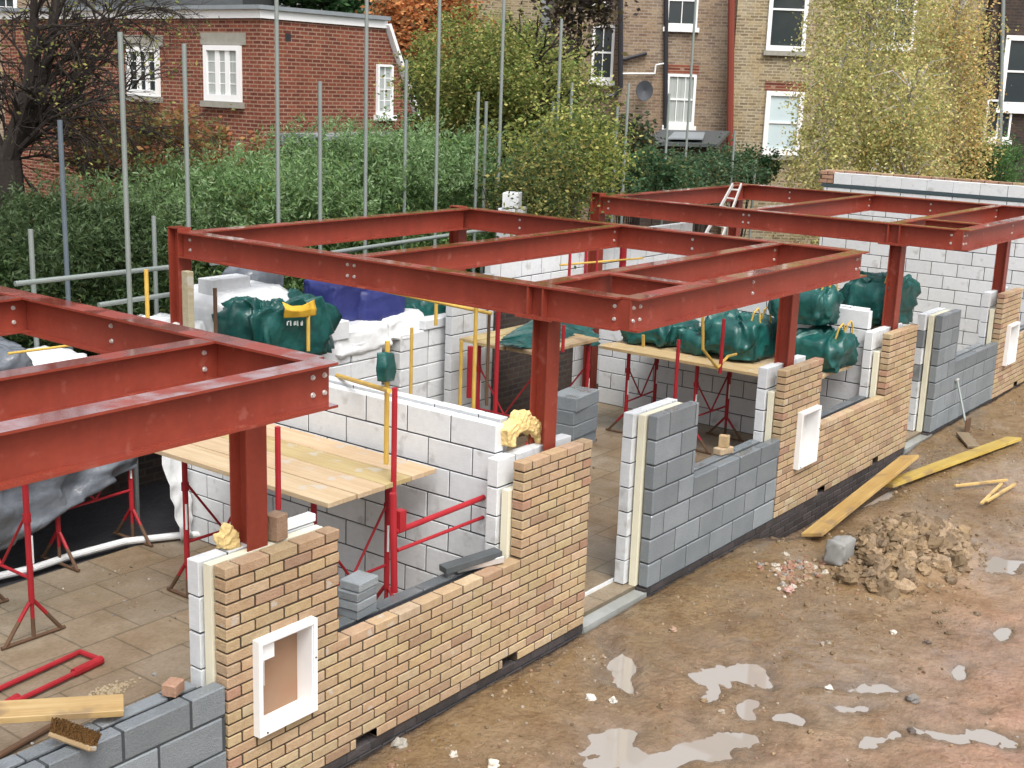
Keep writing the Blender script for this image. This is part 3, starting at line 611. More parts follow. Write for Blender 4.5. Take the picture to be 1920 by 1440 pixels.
gpost(1420, 660, 800, 1.9, M_rust, 'rusty prop post in shade behind the low grey block wall')
gpost(912, 590, 760, 2.7, M_rust, 'rusty post beside the red guard post at the green tarpaulin', .018)
gpost(880, 650, 745, 3.2, M_red, 'thick red post left of the pale block pier', .035)
gpost(1097, 465, 515, 4.3, M_red, 'thin red post seen through the middle frame, on the right')
def rail(p, q, m, lab, r=.02, grp='yellow guard rails'): single('guard_rail', [p, q], r, m, lab, 'rail', grp)
rail(A(1, 2.3, 632, 704), A(1, .84, 730, 733), M_yel, 'yellow guard rail ending at the near red guard post', .019)
rail(A(1, 4.1, 640, 528), A(1, 2.6, 922, 588), M_yel, 'long yellow guard rail just under the middle frame beam', .019)
rail(A(1, 4.2, 1050, 497), A(1, 4.2, 1205, 484), M_yel, 'thin yellow rail seen through the middle frame', .014)
rail(A(1, 4.3, 15, 663), A(1, 4.3, 190, 640), M_yel, 'thin yellow rail in front of the clear wrapped pack at left', .011)
# red end gate frame at the near deck
t = thing('gate_frame', 'red two bar end frame reaching from the near trestle to the white pier', 'end frame', tuple(at(1, .40, 745, 1000)))
Y = .40; a = at(1, Y, 742, 997); b = at(1, Y, 918, 928); c = at(1, Y, 745, 1032); d = at(1, Y, 918, 965); e = at(1, Y, 918, 1040); f0 = at(1, Y, 739, 1110); f1 = at(1, Y, 737, 925)
for nm, p, q, r in (('top_bar', a, b, .022), ('lower_bar', c, d, .014), ('end_post', e, b, .02), ('main_post', f0, f1, .026)):
    m = MB(); m.tube(p, q, r); m.build(nm, M_red, t)
m = MB(); pp = at(1, Y, 748, 975); m.box((pp[0]-.02, Y-.03, pp[2]-.08), (pp[0]+.045, Y+.03, pp[2]+.07)); m.build('socket', M_red, t)
# red frame lying on the floor at left
t = thing('floor_frame', 'red U shaped trestle frame lying flat on the floor at lower left', 'trestle frame', tuple(at(2, .03, 100, 1270)))
zf = .03; p = [at(2, zf, x, y) for x, y in ((-60, 1318), (150, 1222), (192, 1238), (-60, 1358))]
m = MB(); m.path([tuple(q) for q in p], .02); m.build('bar', M_red, t)
m = MB(); m.tube(at(2, zf, 138, 1262), at(2, zf, 190, 1237), .034); m.build('sleeve', M_red, t)
m = MB(); m.tube(at(2, zf, -40, 1350), at(2, zf, 34, 1308), .034); m.build('sleeve', M_red, t)
single('steel_tube', [A(2, .03, -60, 1450), A(2, .03, 95, 1362)], .022, M_rust, 'rusty tube lying on the floor under the board at lower left', 'tube')
# far gate posts at the left: A-legs folded etc.
# white service pipe along the floor edge
single('service_pipe', [A(2, .05, -80, 1098), A(2, .05, 60, 1066), A(2, .05, 130, 1043), A(2, .05, 235, 1015), A(2, .05, 345, 1003), A(2, .05, 420, 1000)], .033, M_film, 'white pipe running along the far edge of the floor at left', 'pipe')

# ------------------------------------------------------------------ scaffold poles
POLES = [(225, 60, 268, 4.75, 'tall pale pole left of the house window, thickest of all'), (345, 82, 356, 5.6, 'pole left of the white framed house window'), (112, 225, 0, 5.6, 'blue topped pole at far left'),
         (57, 430, 0, 5.3, 'short pole at the far left'), (288, 405, 0, 5.9, 'short pole right of the thick pale one'), (518, -40, 0, 6.0, 'tall pole crossing the corner of the red brick house'),
         (600, 152, 0, 5.9, 'pole ending halfway up the red brick house wall'), (688, -40, 0, 6.0, 'tall pole crossing the side of the red brick house'), (762, 112, 0, 6.6, 'pole just right of the narrow house window'),
         (825, -30, 0, 6.2, 'tall pole left of the yellow green tree'), (897, 172, 0, 6.1, 'pair pole on the left in front of the yellow green tree'), (912, 190, 0, 6.6, 'pair pole on the right in front of the yellow green tree'),
         (946, -30, 0, 6.2, 'tall pole through the middle of the yellow green tree'), (1053, 35, 0, 6.3, 'tall pole among three at the right of the tree'), (1038, 190, 0, 6.3, 'shortest pole among three at the right of the tree'),
         (1073, 155, 0, 6.9, 'bluish pole among three at the right of the tree'), (1158, 200, 0, 6.6, 'thin dark pole left of the satellite dish'), (1179, 155, 0, 6.4, 'pale pole under the satellite dish'),
         (1255, 175, 0, 7.0, 'pole in front of the lower sash window'), (1306, -20, 0, 7.4, 'tall faint pole right of the lower sash window'), (1378, 245, 0, 6.8, 'pole behind the top of the ladder'), (1417, 300, 0, 6.8, 'short pole right of the ladder'), (1890, 288, 0, 6.4, 'pale pole behind the gable wall at far right')]
for (x, y, xb, Y, lab) in POLES:
    p = at(1, Y, x, y); m = MB(); m.tube((p[0], p[1], -.2), (p[0], p[1], p[2]), .0242, 12)
    o = m.build('scaffold_pole', M_galvb if 'blue topped' in lab else M_galv); tag(o, lab, 'scaffold pole', 'upright scaffold poles')
for (p, q, Y, lab) in (((28, 532), (345, 498), 5.1, 'upper galvanised rail at far left in front of the hedge'), ((395, 494), (450, 487), 5.1, 'short galvanised rail right of the left rear column'), ((185, 572), (345, 548), 5.0, 'lower galvanised rail at left'),
                       ((620, 474), (935, 427), 5.3, 'long galvanised rail seen under the rear beam of the middle frame')):
    single('scaffold_rail', [A(1, Y, *p), A(1, Y, *q)], .0242, M_galv, lab, 'scaffold rail', 'horizontal scaffold rails')
p = at(1, 4.15, 354, 610); q = at(1, 4.15, 354, 508); board('timber_upright', ((p[0], 4.15, 1.3), (p[0], 4.15, q[2])), .07, .09, 'pale timber upright standing against the left rear column of the middle frame', mt=M_plank, colf=lambda: (.42, .40, .30), cat='timber')
# ladder
t = thing('ladder', 'aluminium ladder leaning on the back corner of the farthest red frame', 'ladder', tuple(at(1, 4.35, 1365, 400)))
lf0, lf1 = at(1, 4.1, 1352, 386), at(1, 4.25, 1374, 346); lr0, lr1 = at(1, 4.1, 1374, 390), at(1, 4.25, 1390, 346)
dl = (lf0-lf1)*1.0; lf0 = lf1+dl*3.6; lr0 = lr1+(lr0-lr1)*3.6
for a, b in ((lf0, lf1), (lr0, lr1)):
    m = MB(); m.beam(a, b, .025, .06); m.build('stile', M_alu, t)
for k in range(9):
    f = (k+.6)/9.2; m = MB(); m.tube(lf1+(lf0-lf1)*f, lr1+(lr0-lr1)*f, .014, 8); m.build('rung', M_alu, t)

# ------------------------------------------------------------------ soft goods: bags, sheets, pallets
def lump(name, c, s, mt, parent=None, seed=0, pw=.55, amp=.12, fr=2.2, n=40, flat=None, crease=.5, drape=None, rz=0, pleat=0):
    m = MB(); vs = []; fs = []; cz, sz = math.cos(rz), math.sin(rz)
    def se(v, p): return math.copysign(abs(v)**p, v)
    for i in range(n+1):
        th = math.pi*i/n-math.pi/2
        for j in range(2*n):
            ph = math.pi*j/n
            x = se(math.cos(th), pw)*se(math.cos(ph), pw); y = se(math.cos(th), pw)*se(math.sin(ph), pw); z = se(math.sin(th), pw)
            q = Vector((x*s[0], y*s[1], z*s[2])); nn = mn.fractal(q*fr+Vector((seed*7.1, seed*3.3, 0)), 1., 2., 4)
            cr = abs(mn.noise(q*fr*1.9+Vector((0, seed*5., 9)))); k = 1+amp*.6*nn+crease*amp*((1-min(1, cr*3.2))**1.6*1.2-.35)+crease*amp*.45*(1-min(1, abs(mn.noise(q*fr*4.3+Vector((seed, 3, 0))))*4))
            if pleat: tz = max(0, z); k = k*(1-.50*tz**1.6)+pleat*(1-min(1, abs(mn.noise(Vector((math.cos(ph)*1.5+seed, math.sin(ph)*1.5, seed+z*.5))))*3.0))*(.45+.55*min(1, z+1))-pleat*.4
            fall = 1 if drape is None else (1+drape*max(0, -z)*(1+.5*math.sin(ph*9+seed)))
            X, Y_, Z = q.x*k*fall, q.y*k*fall, q.z*k
            if pleat: X += s[0]*.35*math.sin(seed*2.3)*max(0, z)**2; Y_ += s[1]*.3*math.cos(seed*1.7)*max(0, z)**2; Z -= s[2]*.22*max(0, z)*(1-min(1, abs(mn.noise(Vector((x*1.4+seed, y*1.4, 2))))*3))
            if flat is not None: Z = max(Z, -flat)
            vs.append((c[0]+X*cz-Y_*sz, c[1]+X*sz+Y_*cz, c[2]+Z))
    N2 = 2*n
    for i in range(n):
        for j in range(N2): fs.append((i*N2+j, i*N2+(j+1) % N2, (i+1)*N2+(j+1) % N2, (i+1)*N2+j))
    m.add(vs, fs); return m.build(name, mt, parent, smooth=True)
def sheet(name, cs, mt, lab, cat, seed=0, amp=.05, n=36, thick=True, parent=None):
    """hanging sheet through a grid of control points (rows of world points)"""
    cs = np.array(cs, float); R_, C_ = cs.shape[:2]; m = MB(); vs = []
    for i_ in range(n+1):
        for j in range(n+1):
            u, v = i_/n*(R_-1), j/n*(C_-1); a, b = min(int(u), R_-2), min(int(v), C_-2); fu, fv = u-a, v-b
            q = cs[a, b]*(1-fu)*(1-fv)+cs[a+1, b]*fu*(1-fv)+cs[a, b+1]*(1-fu)*fv+cs[a+1, b+1]*fu*fv
            k = amp*mn.fractal(Vector(q)*2.6+Vector((seed, 0, 0)), 1, 2, 4)+amp*.7*(1-abs(mn.noise(Vector(q)*5+Vector((0, seed, 0))))*3)
            vs.append((q[0]+k*.4, q[1]-k, q[2]+k*.3))
    fs = [(i_*(n+1)+j, i_*(n+1)+j+1, (i_+1)*(n+1)+j+1, (i_+1)*(n+1)+j) for i_ in range(n) for j in range(n)]
    m.add(vs, fs); o = m.build(name, mt, parent, smooth=True)
    md = o.modifiers.new('s', 'SOLIDIFY'); md.thickness = .006
    return tag(o, lab, cat) if parent is None else o
def pallet_blocks(c, nx_, ny_, nz_, lab, sz=(.45, .22, .21), tag_group='pallets of white blocks', sheet=None, rz=0, top=()):
    t = thing('block_pallet', lab, 'block pallet', c, tag_group)
    W = MB()
    for k in range(nz_):
        for i_ in range(nx_):
            for j in range(ny_):
                a = (c[0]+(i_-nx_/2)*sz[0]+.006+random.uniform(-.006, .006), c[1]+(j-ny_/2)*sz[1]+.006+random.uniform(-.008, .008), c[2]+.1+k*sz[2]); W.cbox(a, (a[0]+sz[0]-.014, a[1]+sz[1]-.012, a[2]+sz[2]-.010), wcol(), .008)
    for (dx, dy, w_, d_, h_, z_) in top:
        W.cbox((c[0]+dx, c[1]+dy, c[2]+.1+nz_*sz[2]+z_), (c[0]+dx+w_, c[1]+dy+d_, c[2]+.1+nz_*sz[2]+z_+h_), wcol(), .006)
    W.build('blocks', M_white, t)
    b = MB()
    for i_ in range(3): b.box((c[0]-nx_*sz[0]/2, c[1]-.4+i_*.36, c[2]), (c[0]+nx_*sz[0]/2, c[1]-.3+i_*.36, c[2]+.08))
    b.build('pallet_base', M_rust, t)
    return t
# big covered stack behind the party wall
t = pallet_blocks((6.80, 4.86, .05), 2, 4, 6, 'white block pallet at the right of the plastic covered pair', sz=(.5, .22, .212), top=[(-.1, -.46, .6, .5, .11, .0), (-.5, -.3, .35, .3, .11, 0)])
lump('plastic_sheet', (6.50, 4.92, 1.47), (.42, .44, .16), M_film, t, 3, .45, .10, 3.4, flat=.12, drape=.2)
t = pallet_blocks((5.50, 4.86, .05), 2, 4, 6, 'white block pallet at the left of the plastic covered pair, a loose block on top', sz=(.5, .22, .212), top=[(-.52, -.44, .48, .3, .2, .07)])
lump('plastic_sheet', (5.66, 4.90, 1.43), (.58, .46, .17), M_film, t, 5, .42, .10, 3.2, flat=.26, drape=.15)
sheet_later = True
# packs on the loading platform
t = pallet_blocks((4.15, 4.85, 1.35), 2, 3, 3, 'wrapped white pack right of the left rear column', top=[(-.4, -.2, .5, .22, .2, 0)])
lump('plastic_sheet', (4.2, 4.85, 1.80), (.55, .45, .36), M_film, t, 8, .45, .08, 2, flat=.34)
o = lump('wrapped_pack', (3.25, 4.85, 1.62), (.42, .4, .30), M_film, None, 9, .5, .12, 2, flat=.28); tag(o, 'low white plastic covered heap left of the left rear column', 'wrapped pack')
o = lump('wrapped_pack', (4.75, 5.2, 1.9), (.28, .25, .4), M_clear, None, 12, .4, .08, 2, flat=.5); tag(o, 'upright clear wrapped pack under the middle frame beam', 'wrapped pack')
o = lump('wrapped_pack', (1.15, 4.85, 1.60), (.58, .42, .36), M_clear, None, 11, .5, .16, 2.5, flat=.26); tag(o, 'clear wrapped pack with dark contents at the far left', 'wrapped pack')
o = lump('wrapped_pack', (1.98, 4.9, 1.52), (.42, .36, .26), M_film, None, 15, .55, .12, 2, flat=.2); tag(o, 'small white wrapped pack right of the clear one at far left', 'wrapped pack')
sheet('plastic_sheet', [[(-1.2, 4.4, 1.38), (-.2, 4.35, 1.38), (.9, 4.3, 1.38), (1.7, 4.3, 1.38), (2.35, 4.3, 1.38)], [(-1.2, 4.1, .8), (-.2, 4.15, .70), (.9, 4.15, .78), (1.7, 4.15, .90), (2.5, 4.2, 1.0)], [(-1.2, 4.15, .05), (-.2, 4.1, .12), (.9, 4.15, .25), (1.6, 4.15, .50), (2.4, 4.2, .72)]], M_clear, 'crumpled clear plastic sheet hanging off the platform at far left', 'plastic sheet', 3, .09)
sheet('plastic_sheet', [[(2.62, 3.9, 1.75), (2.75, 3.9, 1.75)], [(2.5, 3.9, .8), (2.8, 3.92, .8)], [(2.62, 3.8, .05), (2.8, 3.85, .05)]], M_film, 'white plastic strip hanging down the far end of the near party wall', 'plastic sheet', 7, .03)
def bag(c, s, lab, seed, band=None, rz=0, **k):
    t = thing('bulk_bag', lab, 'bulk bag', (c[0], c[1], c[2]-s[2]), 'green builders bulk bags')
    k = dict(dict(n=56), **k); lump('bag_body', c, s, M_green, t, seed, .46, .15, 1.7, flat=s[2]*.9, crease=1.0, rz=rz, pleat=.15, **k)
    if seed != 2:
        for q_ in (-1, 1):
            m = MB(); cx = c[0]+s[0]*(.35*math.sin(seed*2.3)+.35*q_); cy = c[1]-s[1]*.55; zt = c[2]+s[2]*.62
            m.path([(cx-.07, cy, zt-.10), (cx-.06, cy-.03, zt+.04), (cx, cy-.05, zt+.09), (cx+.05, cy-.05, zt+.03), (cx+.07, cy-.06, zt-.12), (cx+.05, cy-.10, zt-.26)], .011, 6); m.build('lifting_loop', M_yel, t)
    return t
t = bag(tuple(at(1, 4.4, 520, 600)), (.64, .32, .47), 'large green bag with a yellow band and white printing, at upper left', 2, n=44)
sheet('yellow_band', [[A(1, 4.02, 531, 566), A(1, 3.97, 548, 574), A(1, 3.97, 566, 573), A(1, 4.02, 592, 561)], [A(1, 4.0, 531, 580), A(1, 3.95, 548, 584), A(1, 3.95, 566, 584), A(1, 4.0, 592, 577)], [A(1, 4.02, 532, 596), A(1, 3.97, 548, 595), A(1, 3.97, 566, 595), A(1, 4.02, 592, 591)]], M_bagy, 'x', 'x', 3, .02, n=18, parent=t)
m = MB()
for k, (w_, h_) in enumerate(((5, 7), (3, 9), (5, 7), (2, 9), (4, 8))):
    q = at(1, 3.995, 538+k*6.5, 606-h_/2); q2 = at(1, 3.995, 538+k*6.5+w_*.8, 606+h_/2)
    m.box((q[0], 3.99, q2[2]), (q[0]+.008, 4.0, q[2])); m.box((q[0], 3.99, q[2]-.008), (q2[0], 4.0, q[2])) if k % 2 == 0 else None; m.box((q2[0]-.007, 3.99, q2[2]), (q2[0], 4.0, q[2]-.01)) if k in (2, 4) else None
m.build('white_print', M_bagw, t)
bag((9.35, 1.62, 1.49), (.40, .37, .34), 'dark green bag on the deck left of the right hand middle column', 4)
bag((9.58, .66, 1.42), (.34, .33, .30), 'crumpled green bag standing lowest, just right of the right hand middle column', 6)
bag((9.62, .92, 1.92), (.32, .34, .30), 'green bag piled on top of the crumpled one', 9)
c_ = at(0, 10.95, 1648, 548); bag((c_[0], c_[1], c_[2]), (.42, .36, .42), 'biggest dark green bag behind the left column of the farthest frame', 13)
bag((9.35, 2.78, 1.36), (.38, .36, .22), 'green bag hanging low under the front corner of the middle frame', 17)
bag((9.2, 2.08, 1.34), (.22, .22, .2), 'small green bag left of the dark one behind the hanging yellow strap', 19)
sheet('green_tarpaulin', [[A(1, 3.6, 935, 632), A(1, 3.6, 1000, 600), A(1, 3.6, 1060, 600), A(1, 3.6, 1105, 612)], [A(1, 3.0, 940, 650), A(1, 3.0, 1000, 652), A(1, 3.0, 1060, 645), A(1, 3.0, 1118, 650)]], M_green, 'flat green tarpaulin lying on the deck behind the middle column', 'tarpaulin', 5, .08)
o = lump('blue_sheet', tuple(at(1, 5.0, 628, 560)), (.30, .3, .26), M_blue, None, 21, .4, .10, 3); tag(o, 'bright blue covered heap left of the white cord', 'covered heap')
o = lump('blue_sheet', tuple(at(1, 4.9, 690, 572)), (.38, .3, .24), M_blue, None, 23, .4, .11, 3); tag(o, 'dark navy covered heap right of the white cord', 'covered heap')
o = lump('green_sheet', tuple(at(1, 4.9, 790, 590)), (.42, .3, .26), M_green, None, 25, .6, .14, 2); tag(o, 'dark green covered heap right of the navy one, behind the pallets', 'covered heap')
for pts, lab in (([A(1, .9, 1318, 590), A(1, .9, 1318, 655), A(1, .9, 1345, 690)], 'left hanging yellow strap at the small green bag'), ([A(1, .9, 1345, 690), A(1, .9, 1365, 668), A(1, 1., 1380, 664)], 'short yellow strap right of the red guard post'),
                 ([A(1, 1.6, 1655, 540), A(1, 1.6, 1640, 570), A(1, 1.6, 1620, 588)], 'curved yellow strap on the biggest dark green bag'), ([A(1, .6, 1206, 628), A(1, .6, 1206, 650)], 'short fat yellow strap below the front corner of the middle frame')):
    m = MB(); m.path(pts, .016, 6); tag(m.build('lifting_strap', M_yel), lab, 'strap', 'yellow lifting straps')

sheet('green_cloth', [[A(1, .97, 703, 662), A(1, .93, 722, 660), A(1, .97, 736, 664)], [A(1, .97, 702, 690), A(1, .9, 722, 690), A(1, .97, 738, 692)], [A(1, .97, 706, 714), A(1, .93, 722, 716), A(1, .97, 735, 714)]], M_green, 'small green cloth hung on the yellow guard post', 'cloth', 5, .015, n=14)
# ------------------------------------------------------------------ block stacks and loose things
def loose(name, c, s, mt, colf, lab, cat, rz=0, rx=0, grp=None):
    M_ = Matrix.Translation(c) @ Matrix.Rotation(rz, 4, 'Z') @ Matrix.Rotation(rx, 4, 'X'); m = MB(); m.cbox((-s[0]/2, -s[1]/2, 0), (s[0]/2, s[1]/2, s[2]), colf(), .006, M_)
    return tag(m.build(name, mt), lab, cat, grp)
# white inner block pier behind (870..925, 580..780) and block walls at rear of house B
W, J = MB(), MB(); t = thing('block_pier', 'pale block pier left of the flat green tarpaulin', 'block wall', (6.75, 4.15, 0))
for k in range(9): course(W, J, 6.95, 7.75, k*.225, h=.225, L=.45, d0=4.2, d1=4.3, off=0 if k % 2 else .225, colf=lambda: tuple(x*.8 for x in wcol()), rec=.008)
W.build('blocks', M_white, t); J.build('joint', M_jointw, t)
t = thing('rear_block_wall', 'pale block wall at the rear, seen through the middle frame', 'block wall', (9.3, 4.6, 0)); W, J = MB(), MB()
for k in range(10): course(W, J, 8.3, 13.5, k*.225, h=.225, L=.45, d0=4.7, d1=4.8, off=0 if k % 2 else .225, colf=wcol, rec=.008)
W.build('blocks', M_white, t); J.build('joint', M_jointw, t)
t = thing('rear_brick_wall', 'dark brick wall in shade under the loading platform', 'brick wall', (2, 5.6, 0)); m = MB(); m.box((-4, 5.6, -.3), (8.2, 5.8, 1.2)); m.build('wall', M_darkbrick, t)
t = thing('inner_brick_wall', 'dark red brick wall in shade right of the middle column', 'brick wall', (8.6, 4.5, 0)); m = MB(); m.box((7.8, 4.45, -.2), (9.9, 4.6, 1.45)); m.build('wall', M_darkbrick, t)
p = at(1, 5.2, 943, 390); loose('loose_block', (p[0]+.2, 5.2, p[2]), (.34, .22, .2), M_white, wcol, 'white block alone on top above the rear beam of the middle frame', 'block', .5)
loose('loose_block', (p[0]+.28, 5.25, p[2]-.21), (.5, .24, .2), M_white, wcol, 'white block under the topmost one above the rear beam', 'block', .3)
t = thing('block_column', 'narrow stack of white blocks rising behind the rear beam of the middle frame', 'block stack', (p[0]+.25, 5.2, 0)); W = MB()
for k in range(11): W.cbox((p[0]+.02, 5.1, p[2]-.43-k*.215), (p[0]+.5, 5.32, p[2]-.22-k*.215), wcol(), .006)
W.build('blocks', M_white, t)
def grey_stack(c, n, lab, s=(.44, .2, .1), rz=0.):
    t = thing('block_stack', lab, 'block stack', c)
    for k in range(n):
        m = MB(); M_ = Matrix.Translation((c[0]+random.uniform(-.015, .015), c[1]+random.uniform(-.015, .015), c[2]+k*s[2])) @ Matrix.Rotation(rz+random.uniform(-.04, .04), 4, 'Z')
        m.cbox((-s[0]/2, -s[1]/2, 0), (s[0]/2, s[1]/2, s[2]-.004), gcol(), .006, M_); m.build('block', M_grey, t)
grey_stack(tuple(at(1, 1.6, 1071, 835)), 4, 'grey blocks stacked on the floor just right of the middle column', (.5, .3, .14), .1)
grey_stack((1.34, .26, .79), 4, 'small dark grey stack standing in the near window gap', (.21, .17, .065), .1)
c = at(1, .25, 1435, 835); loose('coping_block', tuple(c), (.3, .14, .1), M_grey, dcol, 'black slotted block at the right end of the low grey block wall', 'block', .1)
c = at(2, .82, 1356, 850)
loose('loose_brick', tuple(c), (.2, .1, .065), M_brick, bcol, 'pale brick lying flat on the low grey wall, under an upright one', 'brick', -.2)
loose('loose_brick', (c[0], c[1], c[2]+.066), (.07, .1, .12), M_brick, bcol, 'pale brick standing upright on another brick on the low grey wall', 'brick', .3)
c = at(2, .83, 325, 1300); loose('loose_brick', tuple(c), (.11, .09, .075), M_brick, rcol, 'half brick on the inner wall at lower left, near the brush', 'brick', .4)
c = at(2, 1.575, 518, 1010); loose('loose_brick', tuple(c), (.1, .105, .16), M_brick, bcol, 'brick end standing on the nearest brick pier right of the column', 'brick', .15)
loose('insulation_slab', (.68, .23, 1.578), (.42, .07, .05), M_upvc, lambda: (1, 1, 1), 'white strip lying on top of the nearest brick pier', 'slab')
def foam(c, s, lab, seed): FO.append((c, s, lab, seed))
FO = []
foam(tuple(at(1, .26, 434, 1005)), (.055, .06, .11), 'ragged yellow foam lump against the nearest red column', 31)
foam(tuple(at(1, .3, 990, 812)), (.13, .10, .14), 'large ragged yellow foam lump left of the middle column foot', 33)
# boards on and by the low walls
ycol = lambda: (.52, .37, .15)
board('scaffold_board', (at(2, .93, -160, 1345), at(2, .87, 232, 1322)), .2, .038, 'pale board lying across the low walls at bottom left', colf=lambda: (.62, .47, .24))
board('scaffold_board', (at(2, .02, 1522, 1003), at(2, .16, 1706, 856)), .22, .038, 'orange yellow board leaning over the trench, left one of the two big boards', colf=ycol, twist=-.25)
board('scaffold_board', (at(2, .0, 1660, 910), at(2, .03, 1902, 822)), .2, .04, 'long bright yellow board lying on the mud, right one of the two big boards', colf=lambda: (.56, .44, .12), twist=-.15)
board('short_board', (at(2, .02, 1804, 812), at(2, .0, 1826, 838)), .16, .03, 'short muddy board end beside the far end of the yellow board', colf=lambda: (.26, .22, .16))
for a, b, lab in (((1790, 911), (1888, 900), 'thin batten lying apart from the crossed pair'), ((1840, 944), (1878, 907), 'left thin batten of the crossed pair on the mud'), ((1850, 940), (1903, 908), 'right thin batten of the crossed pair on the mud')):
    board('batten', (at(2, .0, *a), at(2, .01, *b)), .035, .025, lab, colf=lambda: (.66, .50, .22), cat='batten', grp='thin battens on the mud')
# slotted channel on near window sill
board('metal_channel', (at(2, .83, 855, 1066), at(2, .86, 942, 1046)), .07, .05, 'curved grey metal offcut on the right end of the near window sill', mt=M_alu, cat='offcut')
board('slate_strip', (at(2, .86, 830, 1068), at(2, .90, 935, 1035)), .10, .05, 'dark board lying under the metal offcut on the near sill', mt=M_slate, cat='board')
# brush head
t = thing('brush_head', 'broom head with brown bristles resting on the low grey wall at bottom left', 'brush', tuple(at(2, .86, 137, 1400)), rz=0)
c = at(2, .90, 137, 1385); d = at(2, .90, 172, 1398)-at(2, .90, 100, 1372); ang = math.atan2(d[1], d[0])
M_ = Matrix.Translation(c) @ Matrix.Rotation(ang, 4, 'Z') @ Matrix.Rotation(math.pi*.85, 4, 'X')
m = MB(); m.cbox((-.15, -.03, .0), (.15, .03, .03), (.4, .3, .18), .008, M_); m.build('stock', M_plank, t)
m = MB()
for k in range(420):
    x = random.uniform(-.145, .145); y = random.uniform(-.028, .028); l = random.uniform(.05, .075); q = Vector((x+random.uniform(-.02, .02), y+random.uniform(-.02, .02), -l)); m.tube(M_ @ Vector((x, y, 0)), M_ @ q, .0035, 4, caps=False)
m.build('bristles', M_bristle, t)
# shovel
t = thing('shovel', 'long shovel leaning on the grey block pier at right', 'shovel', tuple(at(1, -.3, 1808, 800)))
a, b = at(1, -.02, 1795, 712), at(1, -.28, 1810, 790)
m = MB(); m.tube(a, b, .015, 8); m.build('handle', M_galv, t); m = MB(); m.tube(tuple(a-np.array([.05, 0, 0])), tuple(a+np.array([.05, 0, 0])), .016, 8); m.build('grip', M_alu, t)
bl = at(1, -.3, 1811, 800); m = MB(); m.box((bl[0]-.1, -.33, bl[2]-.1), (bl[0]+.1, -.315, bl[2]+.12)); m.build('blade', M_rust, t)
# rubble
def rock(m, c, r, seed, colr, sq=(1, 1, .8)):
    n = 7; vs = []
    for i_ in range(n+1):
        th = math.pi*i_/n
        for j in range(10):
            ph = 2*math.pi*j/10; q = Vector((math.sin(th)*math.cos(ph)*sq[0], math.sin(th)*math.sin(ph)*sq[1], math.cos(th)*sq[2]))
            k = r*(1+.7*mn.noise(q*1.7+Vector((seed*3.7, seed, 0)))+.2*mn.noise(q*4+Vector((seed, 0, 5)))); vs.append((c[0]+q.x*k, c[1]+q.y*k, c[2]+q.z*k))
    fs = [(i_*10+j, i_*10+(j+1) % 10, (i_+1)*10+(j+1) % 10, (i_+1)*10+j)[::-1] for i_ in range(n) for j in range(10)]; m.add(vs, fs, colr)
for pts, Y0, Y1, lab in (([(955, 836), (953, 808), (966, 797), (978, 790), (984, 776), (993, 769), (1002, 781), (1015, 790), (1024, 812), (1024, 838), (1014, 839), (1011, 822), (1000, 811), (988, 807), (976, 813), (968, 822), (967, 838)], .23, .36, 'arched lump of ragged cream foam left of the middle column foot'),
                         ([(420, 1030), (419, 1008), (427, 999), (429, 990), (437, 982), (441, 992), (448, 998), (451, 1029)], .22, .31, 'ragged cream foam lump against the nearest red column')):
    P3 = [at(1, Y0, *p_) for p_ in pts]; n_ = len(P3); m = MB(); m.add([tuple(q) for q in P3]+[(q[0]+random.uniform(-.01, .01), Y1, q[2]+random.uniform(-.02, .0)) for q in P3], [tuple(range(n_))[::-1], tuple(range(n_, 2*n_))]+[(k, (k+1) % n_, n_+(k+1) % n_, n_+k) for k in range(n_)])
    o = m.build('foam_lump', M_foam); tag(o, lab, 'foam'); rm = o.modifiers.new('r', 'REMESH'); rm.mode = 'VOXEL'; rm.voxel_size = .0075; rm.use_smooth_shade = True
    tx = bpy.data.textures.new('n', 'CLOUDS'); tx.noise_scale = .035; tx.noise_depth = 4; dm = o.modifiers.new('d', 'DISPLACE'); dm.texture = tx; dm.strength = .035; dm.mid_level = .5
def gh(x, y): return float(ground_h(np.array([x]), np.array([y]))[0])
m = MB(); cc = at(2, 0, 1700, 1035)
for k in range(1500):
    a = random.uniform(0, 2*math.pi); rr = abs(random.gauss(0, .72)); x = cc[0]+rr*math.cos(a)*1.0; y = cc[1]+rr*math.sin(a)*.52; r = random.choice([.009, .012, .016, .02, .028, .04, .06, .085])*random.uniform(.7, 1.3)
    if rr > 1.15: r = min(r, .02)
    if y > -.2: continue
    kk = random.uniform(.55, 1.15); rock(m, (x, y, gh(x, y)+r*.1), r, k, random.choice([(.26*kk, .185*kk, .105*kk), (.22*kk, .155*kk, .09*kk), (.30*kk, .22*kk, .14*kk)]), (1, random.uniform(.7, 1.1), random.uniform(.5, .9)))
o = m.build('clay_heap', M_clod, smooth=False); tag(o, 'heap of broken brown clay clods on the mud at right', 'heap', kind='stuff')
m = MB(); cs = at(2, 0, 1495, 1060)
for k in range(120):
    x = cs[0]+random.gauss(0, .22); y = cs[1]+random.gauss(0, .12); r = random.uniform(.010, .036); kk = random.uniform(.6, 1.3); rock(m, (x, y, gh(x, y)+r*.1), r, k+900, random.choice([(.27, .19, .12), (.26, .14, .095), (.22, .20, .18), (.27, .2, .13), (.42, .38, .32)]) if True else None)
o = m.build('rubble_heap', M_stonec); tag(o, 'small heap of pinkish stones left of the white chunk', 'heap', kind='stuff')
